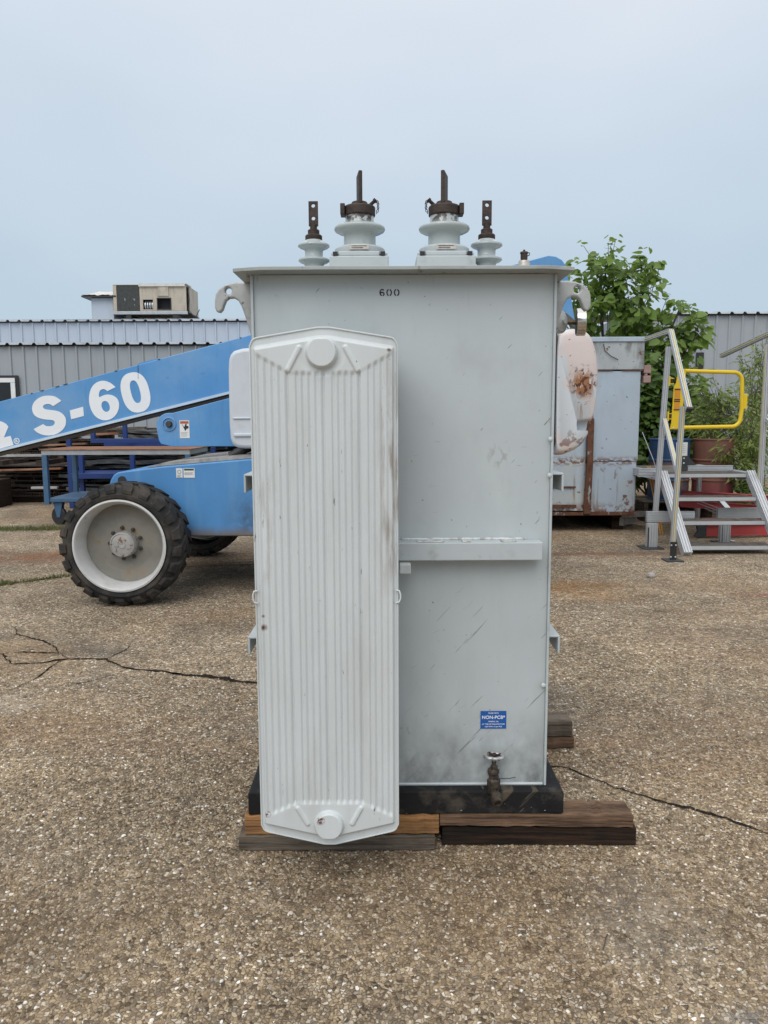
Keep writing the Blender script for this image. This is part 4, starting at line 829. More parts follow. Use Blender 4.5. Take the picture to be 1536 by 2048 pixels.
for x, y_ in ((cx0+.16, cy0+.12), (cx1-.16, cy0+.12), (cx0+.16, cy1-.12), (cx1-.16, cy1-.12)):
    cs = part(cart, 'caster', MB().prism([(x-.06,.30),(x+.06,.30),(x+.02,.11),(x-.02,.11)], y_-.05, y_-.04).prism([(x-.06,.30),(x+.06,.30),(x+.02,.11),(x-.02,.11)], y_+.04, y_+.05).box(x-.06, x+.06, y_-.05, y_+.05, .30, .334), M_cart)
    part(cs, 'caster_wheel', MB().lathe([(.07,-.03),(.12,-.03),(.127,-.02),(.127,.02),(.12,.03),(.07,.03)], 28, (x, y_, .127), (.4,1,0)), M_black, smooth=.6)
rk = thing('blue_rack', 'royal blue steel rack standing behind the rusty topped cart', 'rack', (-4.2, 13.2, 0))
for x in (-5.31, -5.12, -4.26, -2.9):
    part(rk, 'post', MB().box(x, x+.075, 12.9, 12.975, 0, 1.32 if x in (-5.31,) else 1.02), M_royal, bevel=.004)
part(rk, 'upper_rail', MB().box(-4.86, -2.3, 12.80, 12.87, 1.10, 1.17).box(-4.86, -4.79, 12.80, 12.87, 1.171, 1.36), M_royal, bevel=.004)
part(rk, 'upright', MB().box(-4.46, -4.39, 13.2, 13.27, 1.1, 1.6), M_royal, bevel=.004)
part(rk, 'shelf', MB().box(-5.2, -3.0, 12.7, 13.6, .56, .60).box(-5.2,-3.0,12.68,12.698,.52,.60), M_royal)
part(rk, 'support_rail', MB().box(-4.86, -2.3, 13.4, 13.47, 1.03, 1.09), M_royal)
rs = random.Random(21)
def grating_mesh(lx, ly, th, nb, mat, seed):
    rg = random.Random(seed); mb = MB().box(-lx/2, lx/2, -ly/2, -ly/2+.012, 0, th*.16)
    if seed % 2: mb.box(-lx/2, lx/2, -ly/2+.03, -ly/2+.04, th*.84, th)
    mb.box(-lx/2, lx/2, ly/2-.012, ly/2, 0, th)
    for k in range(nb+1):
        x = -lx/2+lx*k/nb; j = rg.uniform(-.03, .03)
        if rg.random() < .12: continue
        mb.box(x-.005, x+.005, -ly/2+.013+abs(j), ly/2-.013, 0, th*rg.uniform(.8,1))
    mb.box(-lx/2+.02, lx/2-.02, 0, .012, 0, th*.9)
    return mb.mesh('grating', mat)
GM = [grating_mesh(2.2, 1.1, .06, 9, M_grate, 1), grating_mesh(1.5, 1.0, .05, 31, M_grate, 2), grating_mesh(2.0, 1.0, .08, 6, M_grate, 3), grating_mesh(1.8, 1.1, .035, 3, M_grate, 4), MB().box(-.9,.9,-.52,.5,0,.02).box(-.85,-.7,-.5,.48,.0202,.10).box(.6,.75,-.5,.48,.0202,.10).box(-.1,.05,-.5,.48,.0202,.10).mesh('grating', M_grate)]
ORD = ['lowest', 'second', 'third', 'fourth', 'fifth', 'sixth', 'seventh', 'eighth', 'ninth', 'tenth', 'eleventh', 'twelfth', 'thirteenth', 'fourteenth', 'fifteenth', 'sixteenth', 'seventeenth', 'eighteenth', 'nineteenth', 'twentieth']
def pile(cx, cy, z0, ztop, meshes, what, where, group, name, cat, jx=.22, ja=.1, rot0=0, gap=.012):
    z = z0; L = []
    while z < ztop and len(L) < 20:
        me, th = rs.choice(meshes); o = put(name, me); o.location = (cx+rs.uniform(-jx, jx), cy+rs.uniform(-.12, .12), z); o.rotation_euler = (rs.uniform(-.008,.008), rs.uniform(-.006,.006), rot0+rs.uniform(-ja, ja)); z += th+gap; L.append(o)
    for i, o in enumerate(L):
        n = 'topmost' if i == len(L)-1 else ORD[i]
        o['label'] = n+' '+what+' '+('on' if i == len(L)-1 else 'of' if i == 0 else 'up in')+' '+where; o['category'] = cat; o['group'] = group
GL = [(GM[0], .06), (GM[1], .05), (GM[2], .08), (GM[3], .035), (GM[4], .10)]
def sleeper(x0, x1, y0, y1, z1, label):
    single('pallet_block', MB().box(x0, x1, y0, y1, .002, z1-.002), M_wd, label, 'block', ((x0+x1)/2, (y0+y1)/2, 0), bevel=.008)
sleeper(-6.9, -5.3, 13.9, 14.0, .12, 'dark timber sleeper under the front of the leftmost pile of rusty gratings'); 
pile(-6.3, 14.3, .12, .80, GL, 'rusty steel grating', 'the pile at the photo\'s left edge', 'rusty gratings piled at the left', 'steel_grating', 'grating')
pile(-5.5, 15.3, .10, 1.32, GL, 'rusty steel grating', 'the taller pile behind the blue cart', 'rusty gratings piled behind the cart', 'steel_grating', 'grating', rot0=.12)
pile(-7.2, 15.7, .05, 1.25, GL, 'rusty steel grating', 'the rear pile at the far left', 'rusty gratings in the rear left pile', 'steel_grating', 'grating')
def sheet_mesh(lx, ly, th, seed):
    rg = random.Random(seed); mb = MB(); n = 14
    for i in range(n+1):
        x = -lx/2+lx*i/n; dz = .012*math.sin(i*.9+seed)+rg.uniform(-.004,.004)
        for (y_, z) in ((-ly/2, 0), (ly/2, 0), (ly/2, th), (-ly/2, th)): mb.v.append((x, y_+rg.uniform(-.012,.012), z+dz))
    for i in range(n):
        for q in range(4): mb.f.append((i*4+q, i*4+(q+1)%4, i*4+4+(q+1)%4, i*4+4+q))
    mb.f += [(0,1,2,3), (n*4+3,n*4+2,n*4+1,n*4)]
    return mb.mesh('steel_sheet', M_grate2)
SM = [(sheet_mesh(1.9, 1.0, .035+.012*k, k), .05+.012*k) for k in range(4)]
pile(-3.6, 14.6, .08, 1.30, SM, 'dark wavy steel sheet', 'the pile seen under the boom', 'dark steel sheets piled under the boom', 'steel_sheet', 'sheet', jx=.3, ja=.08)
pile(-4.75, 14.3, .08, .92, SM, 'dark steel sheet', 'the lower pile between cart and gratings', 'dark steel sheets in the lower pile', 'steel_sheet', 'sheet', jx=.2)
pile(-2.2, 15.0, .08, 1.05, SM, 'dark steel sheet', 'the pile behind the lift chassis', 'dark steel sheets behind the chassis', 'steel_sheet', 'sheet', jx=.3)
pile(-3.3, 16.3, .08, 1.62, SM, 'dark steel sheet', 'the rear pile near the grey shed', 'dark steel sheets in the rear pile', 'steel_sheet', 'sheet', jx=.3)
for (a, b, lab) in (((-6.9,13.55,.86),(-5.95,13.7,.86),'pale grey steel channel lying on the leftmost rusty pile'), ((-5.9,13.7,.90),(-5.15,13.45,1.00),'pale channel poking out of the rusty pile beside the cart'), ((-6.2,13.5,.30),(-5.75,13.52,.30),'pale channel end low in the leftmost rusty pile'), ((-5.3,14.6,1.42),(-4.5,14.7,1.50),'pale channel lying high on the pile below the boom'), ((-3.9,14.0,1.36),(-2.7,14.05,1.375),'long grey board lying on the dark sheets under the boom')):
    single('steel_channel', MB().bar(a, b, .09, .04), M_pale, lab, 'channel', a, bevel=.004)
for i, (a, b, w_, h_, m_, lab) in enumerate((((-6.6,13.7,1.02),(-5.3,13.75,1.06),.12,.03,M_rusttop,'rust orange strip lying across the left pile just under the boom'), ((-5.9,14.2,1.20),(-4.6,14.25,1.24),.16,.04,M_rusttop,'rust brown plank on the taller pile just above the cart top'), ((-5.6,14.4,1.30),(-4.4,14.3,1.33),.10,.05,M_wg,'grey weathered plank lying highest under the boom beside the rack'), ((-6.9,13.6,.60),(-5.7,13.62,.63),.14,.03,M_rusttop,'rusty flat bar sticking out halfway up the left pile'), ((-4.6,13.75,.95),(-3.4,13.8,.93),.10,.05,M_galv,'galvanised channel lying on the lower dark pile behind the cart'))):
    single('scrap_bar', MB().bar(a, b, w_, h_), m_, lab, 'bar', a, bevel=.003)
single('steel_block', MB().box(-7.4,-6.55,12.95,13.5,.002,.48), M_wd, 'dark rust stained crate at the far left edge of the photo', 'crate', (-7,13.2,0), bevel=.02)
M_green = paint('green_wire', (.06,.20,.14), .5)
gb = MB()
for k in range(14):
    x = -2.35+k*.08; gb.bar((x,12.3,.92),(x+.16,12.3,1.10),.012,.012).bar((x+.16,12.305,.92),(x,12.305,1.10),.012,.012)
gbt = thing('wire_basket', 'green wire mesh basket seen between the boom and the lift chassis', 'basket', (-1.8,12.5,.62))
o_ = part(gbt, 'mesh_front', gb, M_green); o_['kind'] = 'stuff'
part(gbt, 'floor', MB().box(-2.36,-1.1,12.31,13.0,.90,.919), M_green)
part(gbt, 'stand', MB().box(-2.3,-1.2,12.35,12.95,.002,.899), M_royal)

# ================================================================== YARD, RIGHT: dumpster
M_dump = paint('pale_blue_scuffed_dumpster', (.40,.47,.54), .5, var=.06, vscale=1.5, layers=[
    dict(c=(.48,.50,.47), s=(2,2,2), lo=.45, hi=.6, z=(1.2,.9), k=.7), dict(c=(.23,.25,.26), s=(5,5,1.3), lo=.5, hi=.72, d=7, k=.45, z=(1.2,2.2)),
    dict(c=RUST, s=(9,9,7), lo=.60, hi=.635, d=7, z=(1.05,.6), k=.9), dict(c=RUST, s=(13,13,13), lo=.48, hi=.52, d=7, z=(.40,.26), k=.95),
    dict(c=(.26,.15,.07), s=(16,16,1.6), lo=.60, hi=.70, d=5, z=(1.05,.7), k=.6), dict(c=RUST, s=(16,16,30), lo=.47, hi=.53, d=7, z=(1.0,.935), z2=(.85,.91), k=.9), dict(c=(.05,.045,.04), s=24, lo=.71, hi=.73, d=2)])
M_dumpg = paint('grimy_dumpster_top', (.40,.43,.44), .6, var=.1, vscale=3, layers=[dict(c=(.14,.13,.12), s=(7,7,3), lo=.5, hi=.68, d=8, k=.75), dict(c=RUST, s=12, lo=.64, hi=.68, d=6)])
M_rust = paint('heavy_rust', (.12,.05,.028), .9, var=.4, vscale=14, layers=[dict(c=(.3,.31,.31), s=(20,20,6), lo=.62, hi=.66, d=5)], bump=.4, bscale=60)
Dm = thing('waste_container', 'pale blue rust streaked steel container between the transformer and the aluminium stairs', 'container', (2.2, 11.5, 0))
part(Dm, 'body', MB().box(.4, 2.585, 10.0, 13.8, .27, 2.34).box(2.72, 3.305, 10.04, 13.8, .26, 2.09), M_dump, bevel=.02)
part(Dm, 'curved_corner', MB().lathe([(.11,.28),(.11,2.3)], 24, (2.545, 10.08, 0)), M_dump, smooth=.6)
part(Dm, 'side_panel', MB().box(2.705, 3.295, 9.985, 10.036, .925, 2.075), M_dump, bevel=.006)
part(Dm, 'side_panel', MB().box(2.705, 3.275, 9.990, 10.034, .262, .918), M_dump, bevel=.006)
tb = part(Dm, 'top_band', MB().box(2.62, 3.33, 9.975, 13.8, 2.095, 2.49), M_dumpg, bevel=.008)
part(tb, 'seam', MB().box(2.66, 2.94, 9.968, 9.974, 2.082, 2.0945).box(3.05, 3.32, 9.968, 9.974, 2.080, 2.0945), M_rust)
part(tb, 'cap_rail', MB().box(2.60, 3.34, 9.955, 10.05, 2.445, 2.505), M_dump, bevel=.006)
part(tb, 'loose_wire', MB().tube([(2.80,9.965,2.42),(2.82,9.955,2.33),(2.90,9.95,2.26),(2.99,9.955,2.22)], .006, 5), M_steel)
part(Dm, 'corner_post', MB().prism([(2.62,1.48),(2.705,1.48),(2.705,.90),(2.69,.24),(2.60,.24),(2.63,.90)], 9.93, 9.983), M_rust, bevel=.01)
part(Dm, 'fork_pocket', MB().box(2.08, 2.62, 9.975, 9.998, .32, .36).box(2.1,2.52,9.98,9.998,.58,.60), M_rust)
part(Dm, 'bottom_rail', MB().box(.5, 3.30, 9.985, 10.10, .215, .2595), M_rust, bevel=.006)
part(Dm, 'skid_runner', MB().box(2.0, 2.15, 10.2, 13.6, .003, .214).box(3.05, 3.2, 10.2, 13.6, .003, .214), M_wd)
part(Dm, 'latch_block', MB().box(3.335, 3.43, 9.99, 10.12, 1.93, 2.02).box(3.335, 3.43, 9.99, 10.12, 2.05, 2.15).box(3.35, 3.39, 10.0, 10.1, 2.021, 2.049), paint('faded_red_lead', (.34,.22,.20), .7, var=.15), bevel=.008)
part(Dm, 'tail_beam', MB().bar((3.2,10.1,.21),(3.62,10.6,.16),.12,.07).bar((3.15,10.2,.11),(3.5,10.7,.09),.10,.12), M_deck, bevel=.008)
M_yel = paint('safety_yellow', (.72,.50,.012), .42, var=.05, vscale=4, layers=[dict(c=(.4,.3,.05), s=14, lo=.66, hi=.74, k=.6)])
M_orange = paint('orange_rod', (.62,.27,.02), .5, var=.1)
for k, dx in enumerate((0, .028)):
    single('leaning_rod', MB().cyl((3.40+dx,9.90,.86),(3.535+dx,9.72,.003),.0075,8), M_orange, ('left' if k == 0 else 'right')+' one of two thin orange rods leaning beside the container corner', 'rod', (3.40+dx,9.90,0))
single('guy_wire', MB().tube([(3.33,9.95,1.30),(3.45,9.85,.95),(3.55,9.8,.62),(3.60,9.75,.42)], .005, 5), M_galv, 'thin grey wire hanging from the container corner beside the orange rods', 'wire', (3.33,9.95,.4))

# ================================================================== aluminium access stairs with a yellow gate
M_ext = paint('anodised_aluminium', (.54,.555,.57), .38, metal=.35, var=.06, vscale=9, layers=[dict(c=(.28,.28,.28), s=(20,20,20), lo=.62, hi=.75, k=.4)])
M_tread = paint('worn_tread_aluminium', (.17,.155,.14), .6, metal=.3, var=.2, vscale=14, layers=[dict(c=(.08,.06,.045), s=9, lo=.5, hi=.66, d=6, k=.7), dict(c=(.18,.10,.05), s=12, lo=.6, hi=.7, k=.5)])
M_yins = paint('yellow_slot_insert', (.62,.52,.20), .6, var=.06)
M_foot = paint('dark_cast_foot', (.04,.042,.045), .6, var=.2)
def tslot(w, h, px=.03, slot=.0095, dep=.012):
    """outline of a T-slot extrusion, slots on all four sides"""
    def side(L, n):
        o = []
        for k in range(n):
            c = (k+.5)*L/n; o += [(c-slot/2, 0), (c-slot/2, dep), (c+slot/2, dep), (c+slot/2, 0)]
        return o
    nx, ny = max(1, round(w/px)), max(1, round(h/px)); P = []
    P += [(-w/2, -h/2)]+[(-w/2+a, -h/2+b) for a, b in side(w, nx)]+[(w/2, -h/2)]+[(w/2-b, -h/2+a) for a, b in side(h, ny)]
    P += [(w/2, h/2)]+[(w/2-a, h/2-b) for a, b in side(w, nx)]+[(-w/2, h/2)]+[(-w/2+b, h/2-a) for a, b in side(h, ny)]
    return P
def ext(parent, name, a, b, w, h, up=(0,0,1), ins=None):
    o = part(parent, name, MB().bar(a, b, w, h, up, tslot(w, h)), M_ext)
    if ins:   # yellow strip set in the slot of the side given by the direction ins
        A, B_ = Vector(a), Vector(b); d = (B_-A).normalized(); q = Vector(ins); q = (q-d*q.dot(d)).normalized(); m = MB(); s = h/2 if abs(q.dot((Vector(up)-d*Vector(up).dot(d)).normalized())) > .7 else w/2
        m.bar(A+q*(s-.001)+d*.01, B_+q*(s-.001)-d*.01, .011, .006, q); part(o, 'slot_insert', m, M_yins)
    return o
S = thing('access_stairs', 'aluminium access stairs with three grip treads, handrails and a yellow swing gate', 'stairs', (3.8, 9.2, 0))
upn = Vector((0,-.7,.72))
for x in (3.285, 4.315):
    ext(S, 'stringer', (x, 8.215, .012), (x, 9.06, .835), .092, .09, upn)
    ext(S, 'platform_beam', (x, 9.03, .795), (x, 10.62, .795), .09, .09)
def tread_mesh():
    mb = MB().box(-.465,.465,-.11,.12,0,.036); mb.box(-.47,.47,-.116,-.1105,-.004,.046)
    n = 38
    for r_ in range(5):
        for k in range(n):
            x = -.455+.91*k/(n-1)+(.012 if r_ % 2 else 0); y_ = -.104+r_*.05; a = .008
            if x > .458: continue
            mb.add([(x-a,y_-.012,.0362),(x+a,y_-.012,.0362),(x+a,y_+.012,.0362),(x-a,y_+.012,.0362),(x-a*.5,y_-.008,.047),(x+a*.5,y_-.008,.047),(x+a*.5,y_+.008,.047),(x-a*.5,y_+.008,.047)], [(4,5,6,7),(0,1,5,4),(1,2,6,5),(2,3,7,6),(3,0,4,7)])
    return mb.mesh('tread', M_tread)
TM = tread_mesh()
for k, (y_, z) in enumerate(((8.40,.052),(8.645,.292),(8.885,.535))):
    o = put('tread', TM, S); o.location = (3.80-3.8, y_-9.2, z); part(o, 'nosing', MB().box(3.335,4.265,9.076,9.0835,.001,.040), M_ext)
pt = put('platform', TM, S); pt.location = (0, 9.155-9.2, .785); part(pt, 'nosing', MB().box(3.335,4.265,9.076,9.0835,.001,.040), M_ext)
part(S, 'platform_deck', MB().box(3.335,4.265,9.29,10.6,.79,.83), M_tread)
fp_ = ((3.18,8.95,.31),(3.262,8.95,2.29))
ext(S, 'handrail_post', *fp_, .05, .05, (0,1,0)); ext(S, 'handrail_post', (4.392,8.95,.45), (4.395,8.95,2.31), .05, .05, (0,1,0), ins=(-1,-.3,0))
ext(S, 'handrail_post', (3.020,7.95,.16), (3.065,7.95,1.60), .045, .045, (0,1,0), ins=(0,-1,0))
ext(S, 'handrail_post', (4.43,7.95,.16), (4.43,7.95,1.60), .045, .045, (0,1,0), ins=(0,-1,0))
hr = ext(S, 'handrail', (3.290,8.98,2.47), (3.095,7.86,1.575), .05, .05, (1,0,0), ins=(0,-.6,.8)); part(hr, 'end_cap', MB().bar((3.0955,7.862,1.575),(3.0915,7.842,1.558),.052,.052,(1,0,0)), M_black)
ext(S, 'handrail', (4.44,8.98,2.45), (4.44,7.86,1.575), .05, .05, (1,0,0), ins=(0,-.6,.8))
ext(S, 'handrail', (3.30,9.02,2.475), (3.375,10.6,2.475), .05, .05, (0,0,1), ins=(-1,0,0)); ext(S, 'handrail', (4.45,9.02,2.445), (4.45,10.3,2.285), .05, .05, (0,0,1), ins=(-1,0,0))
ext(S, 'knee_rail', (3.235,8.92,1.46), (3.05,7.98,.93), .042, .042, (1,0,0), ins=(0,-.6,.8)); ext(S, 'knee_rail', (4.42,8.92,1.46), (4.42,7.98,.93), .042, .042, (1,0,0), ins=(0,-.6,.8))
for x in (3.285, 4.315):
    ext(S, 'rear_leg', (x,10.5,.003), (x,10.5,.749), .05, .05, (0,1,0))
ext(S, 'outrigger', (3.05,8.86,.345), (3.60,8.86,.345), .06, .12); ext(S, 'outrigger', (3.95,9.05,.36), (4.5,9.05,.36), .06, .12)
for x, y_ in ((3.075,8.74),(4.05,9.05)):
    ext(S, 'support_leg', (x,y_,.012), (x,y_,.284), .06, .12, (1,0,0))
for x, y_, s in ((3.06,8.72,.12),(4.05,9.05,.12),(3.018,7.93,.09),(4.43,7.93,.09)):
    f_ = part(S, 'foot_plate', MB().box(x-s, x+s, y_-s, y_+s, .002, .012), M_foot, bevel=.002)
    if s < .1:
        part(f_, 'foot_bracket', MB().box(x-.032, x+.036, y_-.012, y_-.006, .0125, .20), M_black)
        for bx, bz in ((-.022,.04),(.024,.04),(-.022,.165),(.024,.165)): part(f_, 'bolt', MB().lathe([(.009,0),(.009,.004),(.005,.007),(0,.007)], 10, (x+bx, y_-.0125, bz), (0,-1,0)), M_alu)
    else: part(f_, 'foot_bracket', MB().box(x-.04, x-.032, y_-.03, y_+.03, .0125, .24), M_black)
ext(S, 'toe_rail', (3.72,9.42,.87), (4.27,9.42,.87), .05, .06)
gu = part(S, 'gusset', MB().box(3.62,3.71,9.40,9.44,.832,1.02).prism([(3.711,.90),(3.711,1.02),(3.83,.91)], 9.415, 9.425), M_foot, bevel=.002)
for z in (.93,.99): part(gu, 'bolt', MB().lathe([(.011,0),(.011,.004),(0,.008)], 10, (3.665,9.398,z), (0,-1,0)), M_alu)
ext(S, 'side_beam', (3.06,9.25,.83), (3.28,9.25,.83), .05, .10)
# gate
g = part(S, 'safety_gate', MB().tube([(3.40,8.95,2.018),(4.02,8.95,1.998)]+[(4.02+.10*math.sin(R(a)),8.95,1.898+.10*math.cos(R(a))) for a in range(0,91,15)]+[(4.135+.0,8.95,1.60),(4.125,8.95,1.478)]+[(4.025+.10*math.cos(R(a)),8.95,1.478-.10*math.sin(R(a))) for a in range(0,91,15)]+[(3.98,8.95,1.378),(3.36,8.95,1.368)], .0225, 12), M_yel, smooth=.8)
part(g, 'hinge_plate', MB().prism([(3.372,2.035),(3.46,2.035),(3.43,1.36),(3.30,1.35),(3.315,1.44),(3.325,1.82),(3.35,1.88)], 8.915, 8.925), M_yel, bevel=.003)
lp_ = part(g, 'printed_label', MB().box(3.338,3.40,8.911,8.9145,1.57,1.82), M_orange)
for z in (1.805,1.69,1.67,1.575): part(lp_, 'print_band', MB().box(3.334,3.402,8.909,8.9105,z-.006,z+.006), M_bprint)
part(g, 'latch_tab', MB().box(4.145,4.185,8.93,8.97,1.58,1.75), M_yel, bevel=.006)
for z in (1.90,1.50): hg = part(g, 'hinge', MB().box(3.268,3.285,8.915,8.975,z-.055,z+.055).box(3.286,3.33,8.92,8.93,z+.025,z+.035).box(3.286,3.33,8.92,8.93,z-.035,z-.025), M_yel, bevel=.002); part(hg, 'spring', MB().cyl((3.31,8.94,z-.024),(3.31,8.94,z+.024),.014,10), M_steel)
for x, z in ((3.37,2.028),(3.40,2.025),(3.34,1.365)): part(g, 'bolt', MB().lathe([(.010,0),(.010,.006),(0,.009)], 10, (x,8.914 if z<2 else 8.926,z), (0,-1,0)), M_alu)

# ---- red ladder lying behind the stairs
M_red = paint('red_fibreglass', (.42,.05,.05), .45, var=.12, vscale=4, layers=[dict(c=(.16,.10,.09), s=10, lo=.58, hi=.72, k=.5)])
Ld = thing('step_ladder', 'red fibreglass step ladder with aluminium steps lying on its side behind the stairs', 'ladder', (4.6, 9.8, 0))
def rail(a, b, hgt): return MB().bar(a, b, .03, hgt).bar(Vector(a)+Vector((0,-.03,hgt/2-.006)), Vector(b)+Vector((0,-.03,hgt/2-.006)), .03, .012).bar(Vector(a)+Vector((0,-.03,-hgt/2+.006)), Vector(b)+Vector((0,-.03,-hgt/2+.006)), .03, .012)
for a, b, hgt in (((3.88,9.98,.49),(6.2,10.15,.34),.10), ((3.86,10.0,.37),(6.2,10.2,.20),.09), ((3.98,9.42,.10),(6.0,9.62,.10),.14), ((4.0,9.60,.20),(6.0,9.75,.2),.06)):
    part(Ld, 'rail', rail(a, b, hgt), M_red, bevel=.003)
for x in (4.33, 4.80, 5.27, 5.74):
    part(Ld, 'step', MB().bar((x,9.93,.47-(x-4)*.05),(x+.12,9.50,.17),.075,.03,(0,-.3,1)), M_alu, bevel=.004)
for k in range(3): part(Ld, 'spreader', MB().bar((3.98+.1*k,9.95,.45-.07*k),(4.36,9.7,.30-.04*k),.022,.008), M_galv)
part(Ld, 'foot', MB().prism([(3.86,.16),(3.98,.165),(3.98,.03),(3.90,.003),(3.84,.02),(3.88,.09)], 9.385, 9.45), M_foot, bevel=.006)

# ---- drums on pallets
M_pal = wood('grey_pallet_wood', (.14,.115,.09), (.05,.04,.03))
def drum(name, x, y_, z0, mat, label, extra=None):
    t = thing(name, label, 'drum', (x, y_, z0)); r = .29; P = [(r-.02,0),(r,.0),(r,.012),(r-.006,.02)]
    for zc in (.29,.58): P += [(r-.006,zc-.02),(r+.004,zc-.008),(r+.004,zc+.008),(r-.006,zc+.02)]
    P += [(r-.006,.86),(r+.003,.868),(r+.003,.884),(r-.004,.89),(r-.014,.884),(r-.016,.872),(0,.872)]
    part(t, 'shell', MB().lathe([(a, z0+b) for a, b in P], 48, (x, y_, 0)), mat, smooth=.5)
    part(t, 'bung', MB().cyl((x-.15,y_-.05,z0+.872),(x-.15,y_-.05,z0+.889),.03,14), M_steel)
    return t
M_drumb = paint('blue_and_rust_drum', (.018,.06,.14), .5, var=.15, layers=[dict(c=(.16,.085,.045), s=3.5, lo=.45, hi=.5, d=4, z=(.58,.52), z2=(.10,.22)), dict(c=RUST, s=8, lo=.6, hi=.68, k=.8)])
M_drumr = paint('rust_brown_drum', (.16,.07,.045), .6, var=.15, layers=[dict(c=(.20,.05,.05), s=2, lo=.3, hi=.5, z=(.34,.22)), dict(c=(.08,.04,.03), s=(12,12,2), lo=.55, hi=.7, k=.6)])
for k, (x, lab) in enumerate(((4.12,'two stacked grey pallets under the blue drum'), (5.2,'two stacked grey pallets under the rust brown drums'))):
    for lvl in range(2):
        pt_ = thing('pallet', ('upper' if lvl else 'lower')+' grey pallet under the '+('blue drum' if k == 0 else 'rust brown drum')+' behind the stairs', 'pallet', (x, 11.4, lvl*.145))
        z = lvl*.145+.002; w_ = .40 if k == 0 else .5
        for q in range(5): part(pt_, 'deck_board', MB().box(x-w_, x+w_, 10.95+q*.19, 11.07+q*.19, z+.12, z+.14), M_pal)
        for q in (-1, 0, 1): part(pt_, 'stringer', MB().box(x+q*(w_-.04)-.03, x+q*(w_-.04)+.03, 10.95, 11.83, z, z+.1195), M_pal)
d1 = drum('oil_drum', 4.19, 11.3, .289, M_drumb, 'dented blue steel drum with brown patches and a paper label, behind the stairs')
lab = MB(); n = 8
for i in range(n+1):
    a = R(-93+i*4.6+ 0); cx_, cy_ = 4.19+.297*math.cos(a), 11.3+.297*math.sin(a); lab.v += [(cx_, cy_, .93), (cx_, cy_, 1.13)]
lab.f = [(2*i, 2*i+2, 2*i+3, 2*i+1) for i in range(n)]
pl = part(d1, 'paper_label', lab, M_sticker)
for k in range(5): part(pl, 'print_line', MB().box(4.22+.01*(k%2), 4.30, 11.005-.008, 11.005-.0065, 1.10-k*.028, 1.105-k*.028), M_greyp)
drum('oil_drum', 4.82, 11.25, .289, M_drumr, 'rust brown steel drum with a reddish foot, right of the blue drum')
single('white_paper', MB().bar((4.0,9.12,.006),(4.22,9.18,.008),.12,.002), M_sticker, 'white scrap of paper lying under the stairs', 'paper', (4.0,9.12,0))
single('stone', MB().lathe([(0,0),(.035,.003),(.042,.02),(.034,.04),(.012,.05),(0,.05)], 7, (2.502,7.085,0)), paint('pinkish_grey_stone', (.38,.35,.33), .8, bump=.4), 'single pale grey stone lying on the asphalt in front of the stairs', 'stone', (2.502,7.085,0), smooth=.4)
single('twig', MB().tube([(.615,2.01,.004),(.628,2.035,.006),(.633,2.05,.007),(.645,2.07,.006)], .0016, 5), M_steel, 'short dark twig on the asphalt in the right foreground', 'twig', (.6,1.98,0))

# ================================================================== PLANTS
def leafmat(name, c1, c2, trans=.25):
    m = bpy.data.materials.new(name); m.use_nodes = True; t = m.node_tree; bs = t.nodes['Principled BSDF']; o = t.nodes['Material Output']
    gm = nn(t, 'ShaderNodeNewGeometry'); oi = nn(t, 'ShaderNodeObjectInfo'); a = nn(t, 'ShaderNodeMath', operation='ADD'); fr = nn(t, 'ShaderNodeMath', operation='FRACT')
    t.links.new(gm.outputs['Random Per Island'], a.inputs[0]); t.links.new(oi.outputs['Random'], a.inputs[1]); t.links.new(a.outputs[0], fr.inputs[0])
    c = cmix(t, fr.outputs[0], c1, c2); t.links.new(c, bs.inputs['Base Color']); bs.inputs['Roughness'].default_value = .5
    tr = nn(t, 'ShaderNodeBsdfTranslucent'); c3 = cmix(t, .5, c, (.25,.34,.05)); t.links.new(c3, tr.inputs[0])
    ms = nn(t, 'ShaderNodeMixShader'); ms.inputs[0].default_value = trans; t.links.new(bs.outputs[0], ms.inputs[1]); t.links.new(tr.outputs[0], ms.inputs[2]); t.links.new(ms.outputs[0], o.inputs[0])
    return m
M_leaf = leafmat('broad_green_leaf', (.10,.18,.036), (.27,.39,.095), .5)
M_leafd = leafmat('dark_vine_leaf', (.05,.10,.024), (.15,.235,.055), .38)
M_leafy = leafmat('yellow_green_willow_leaf', (.12,.18,.035), (.25,.30,.07), .4)
M_leafg = leafmat('fresh_weed_leaf', (.09,.16,.03), (.16,.23,.045), .3)
M_bark = paint('grey_brown_bark', (.10,.085,.07), .85, var=.3, vscale=14, bump=.4)
HEART = [(0,0,0),(.28,-.10,.02),(.50,.14,.05),(.46,.42,.06),(.26,.72,.03),(0,1.0,-.06),(-.26,.72,.03),(-.46,.42,.06),(-.50,.14,.05),(-.28,-.10,.02),(0,.35,-.03)]
HF = [(10,0,1),(10,1,2),(10,2,3),(10,3,4),(10,4,5),(10,5,6),(10,6,7),(10,7,8),(10,8,9),(10,9,0)]
NARROW = [(0,0,0),(.13,.35,.02),(.11,.65,.02),(0,1,-.08),(-.11,.65,.02),(-.13,.35,.02),(0,.5,-.015)]
NF = [(6,0,1),(6,1,2),(6,2,3),(6,3,4),(6,4,5),(6,5,0)]
def leaf_matrix(rg, p, out, size, droop=.5):
    d = Vector((out.x+rg.uniform(-.7,.7), out.y+rg.uniform(-.7,.7), out.z*.4-droop+rg.uniform(-.5,.4))).normalized()
    n = Vector((rg.uniform(-.6,.6), rg.uniform(-.9,.2), rg.uniform(.2,1))).normalized(); x = d.cross(n).normalized(); n = x.cross(d)
    s = size*rg.choice((.55,.75,.95,1.1,1.3))*rg.uniform(.85,1.1); m = Matrix((x*s*rg.uniform(.85,1.05), d*s, n*s)).transposed().to_4x4(); m.translation = p; return m
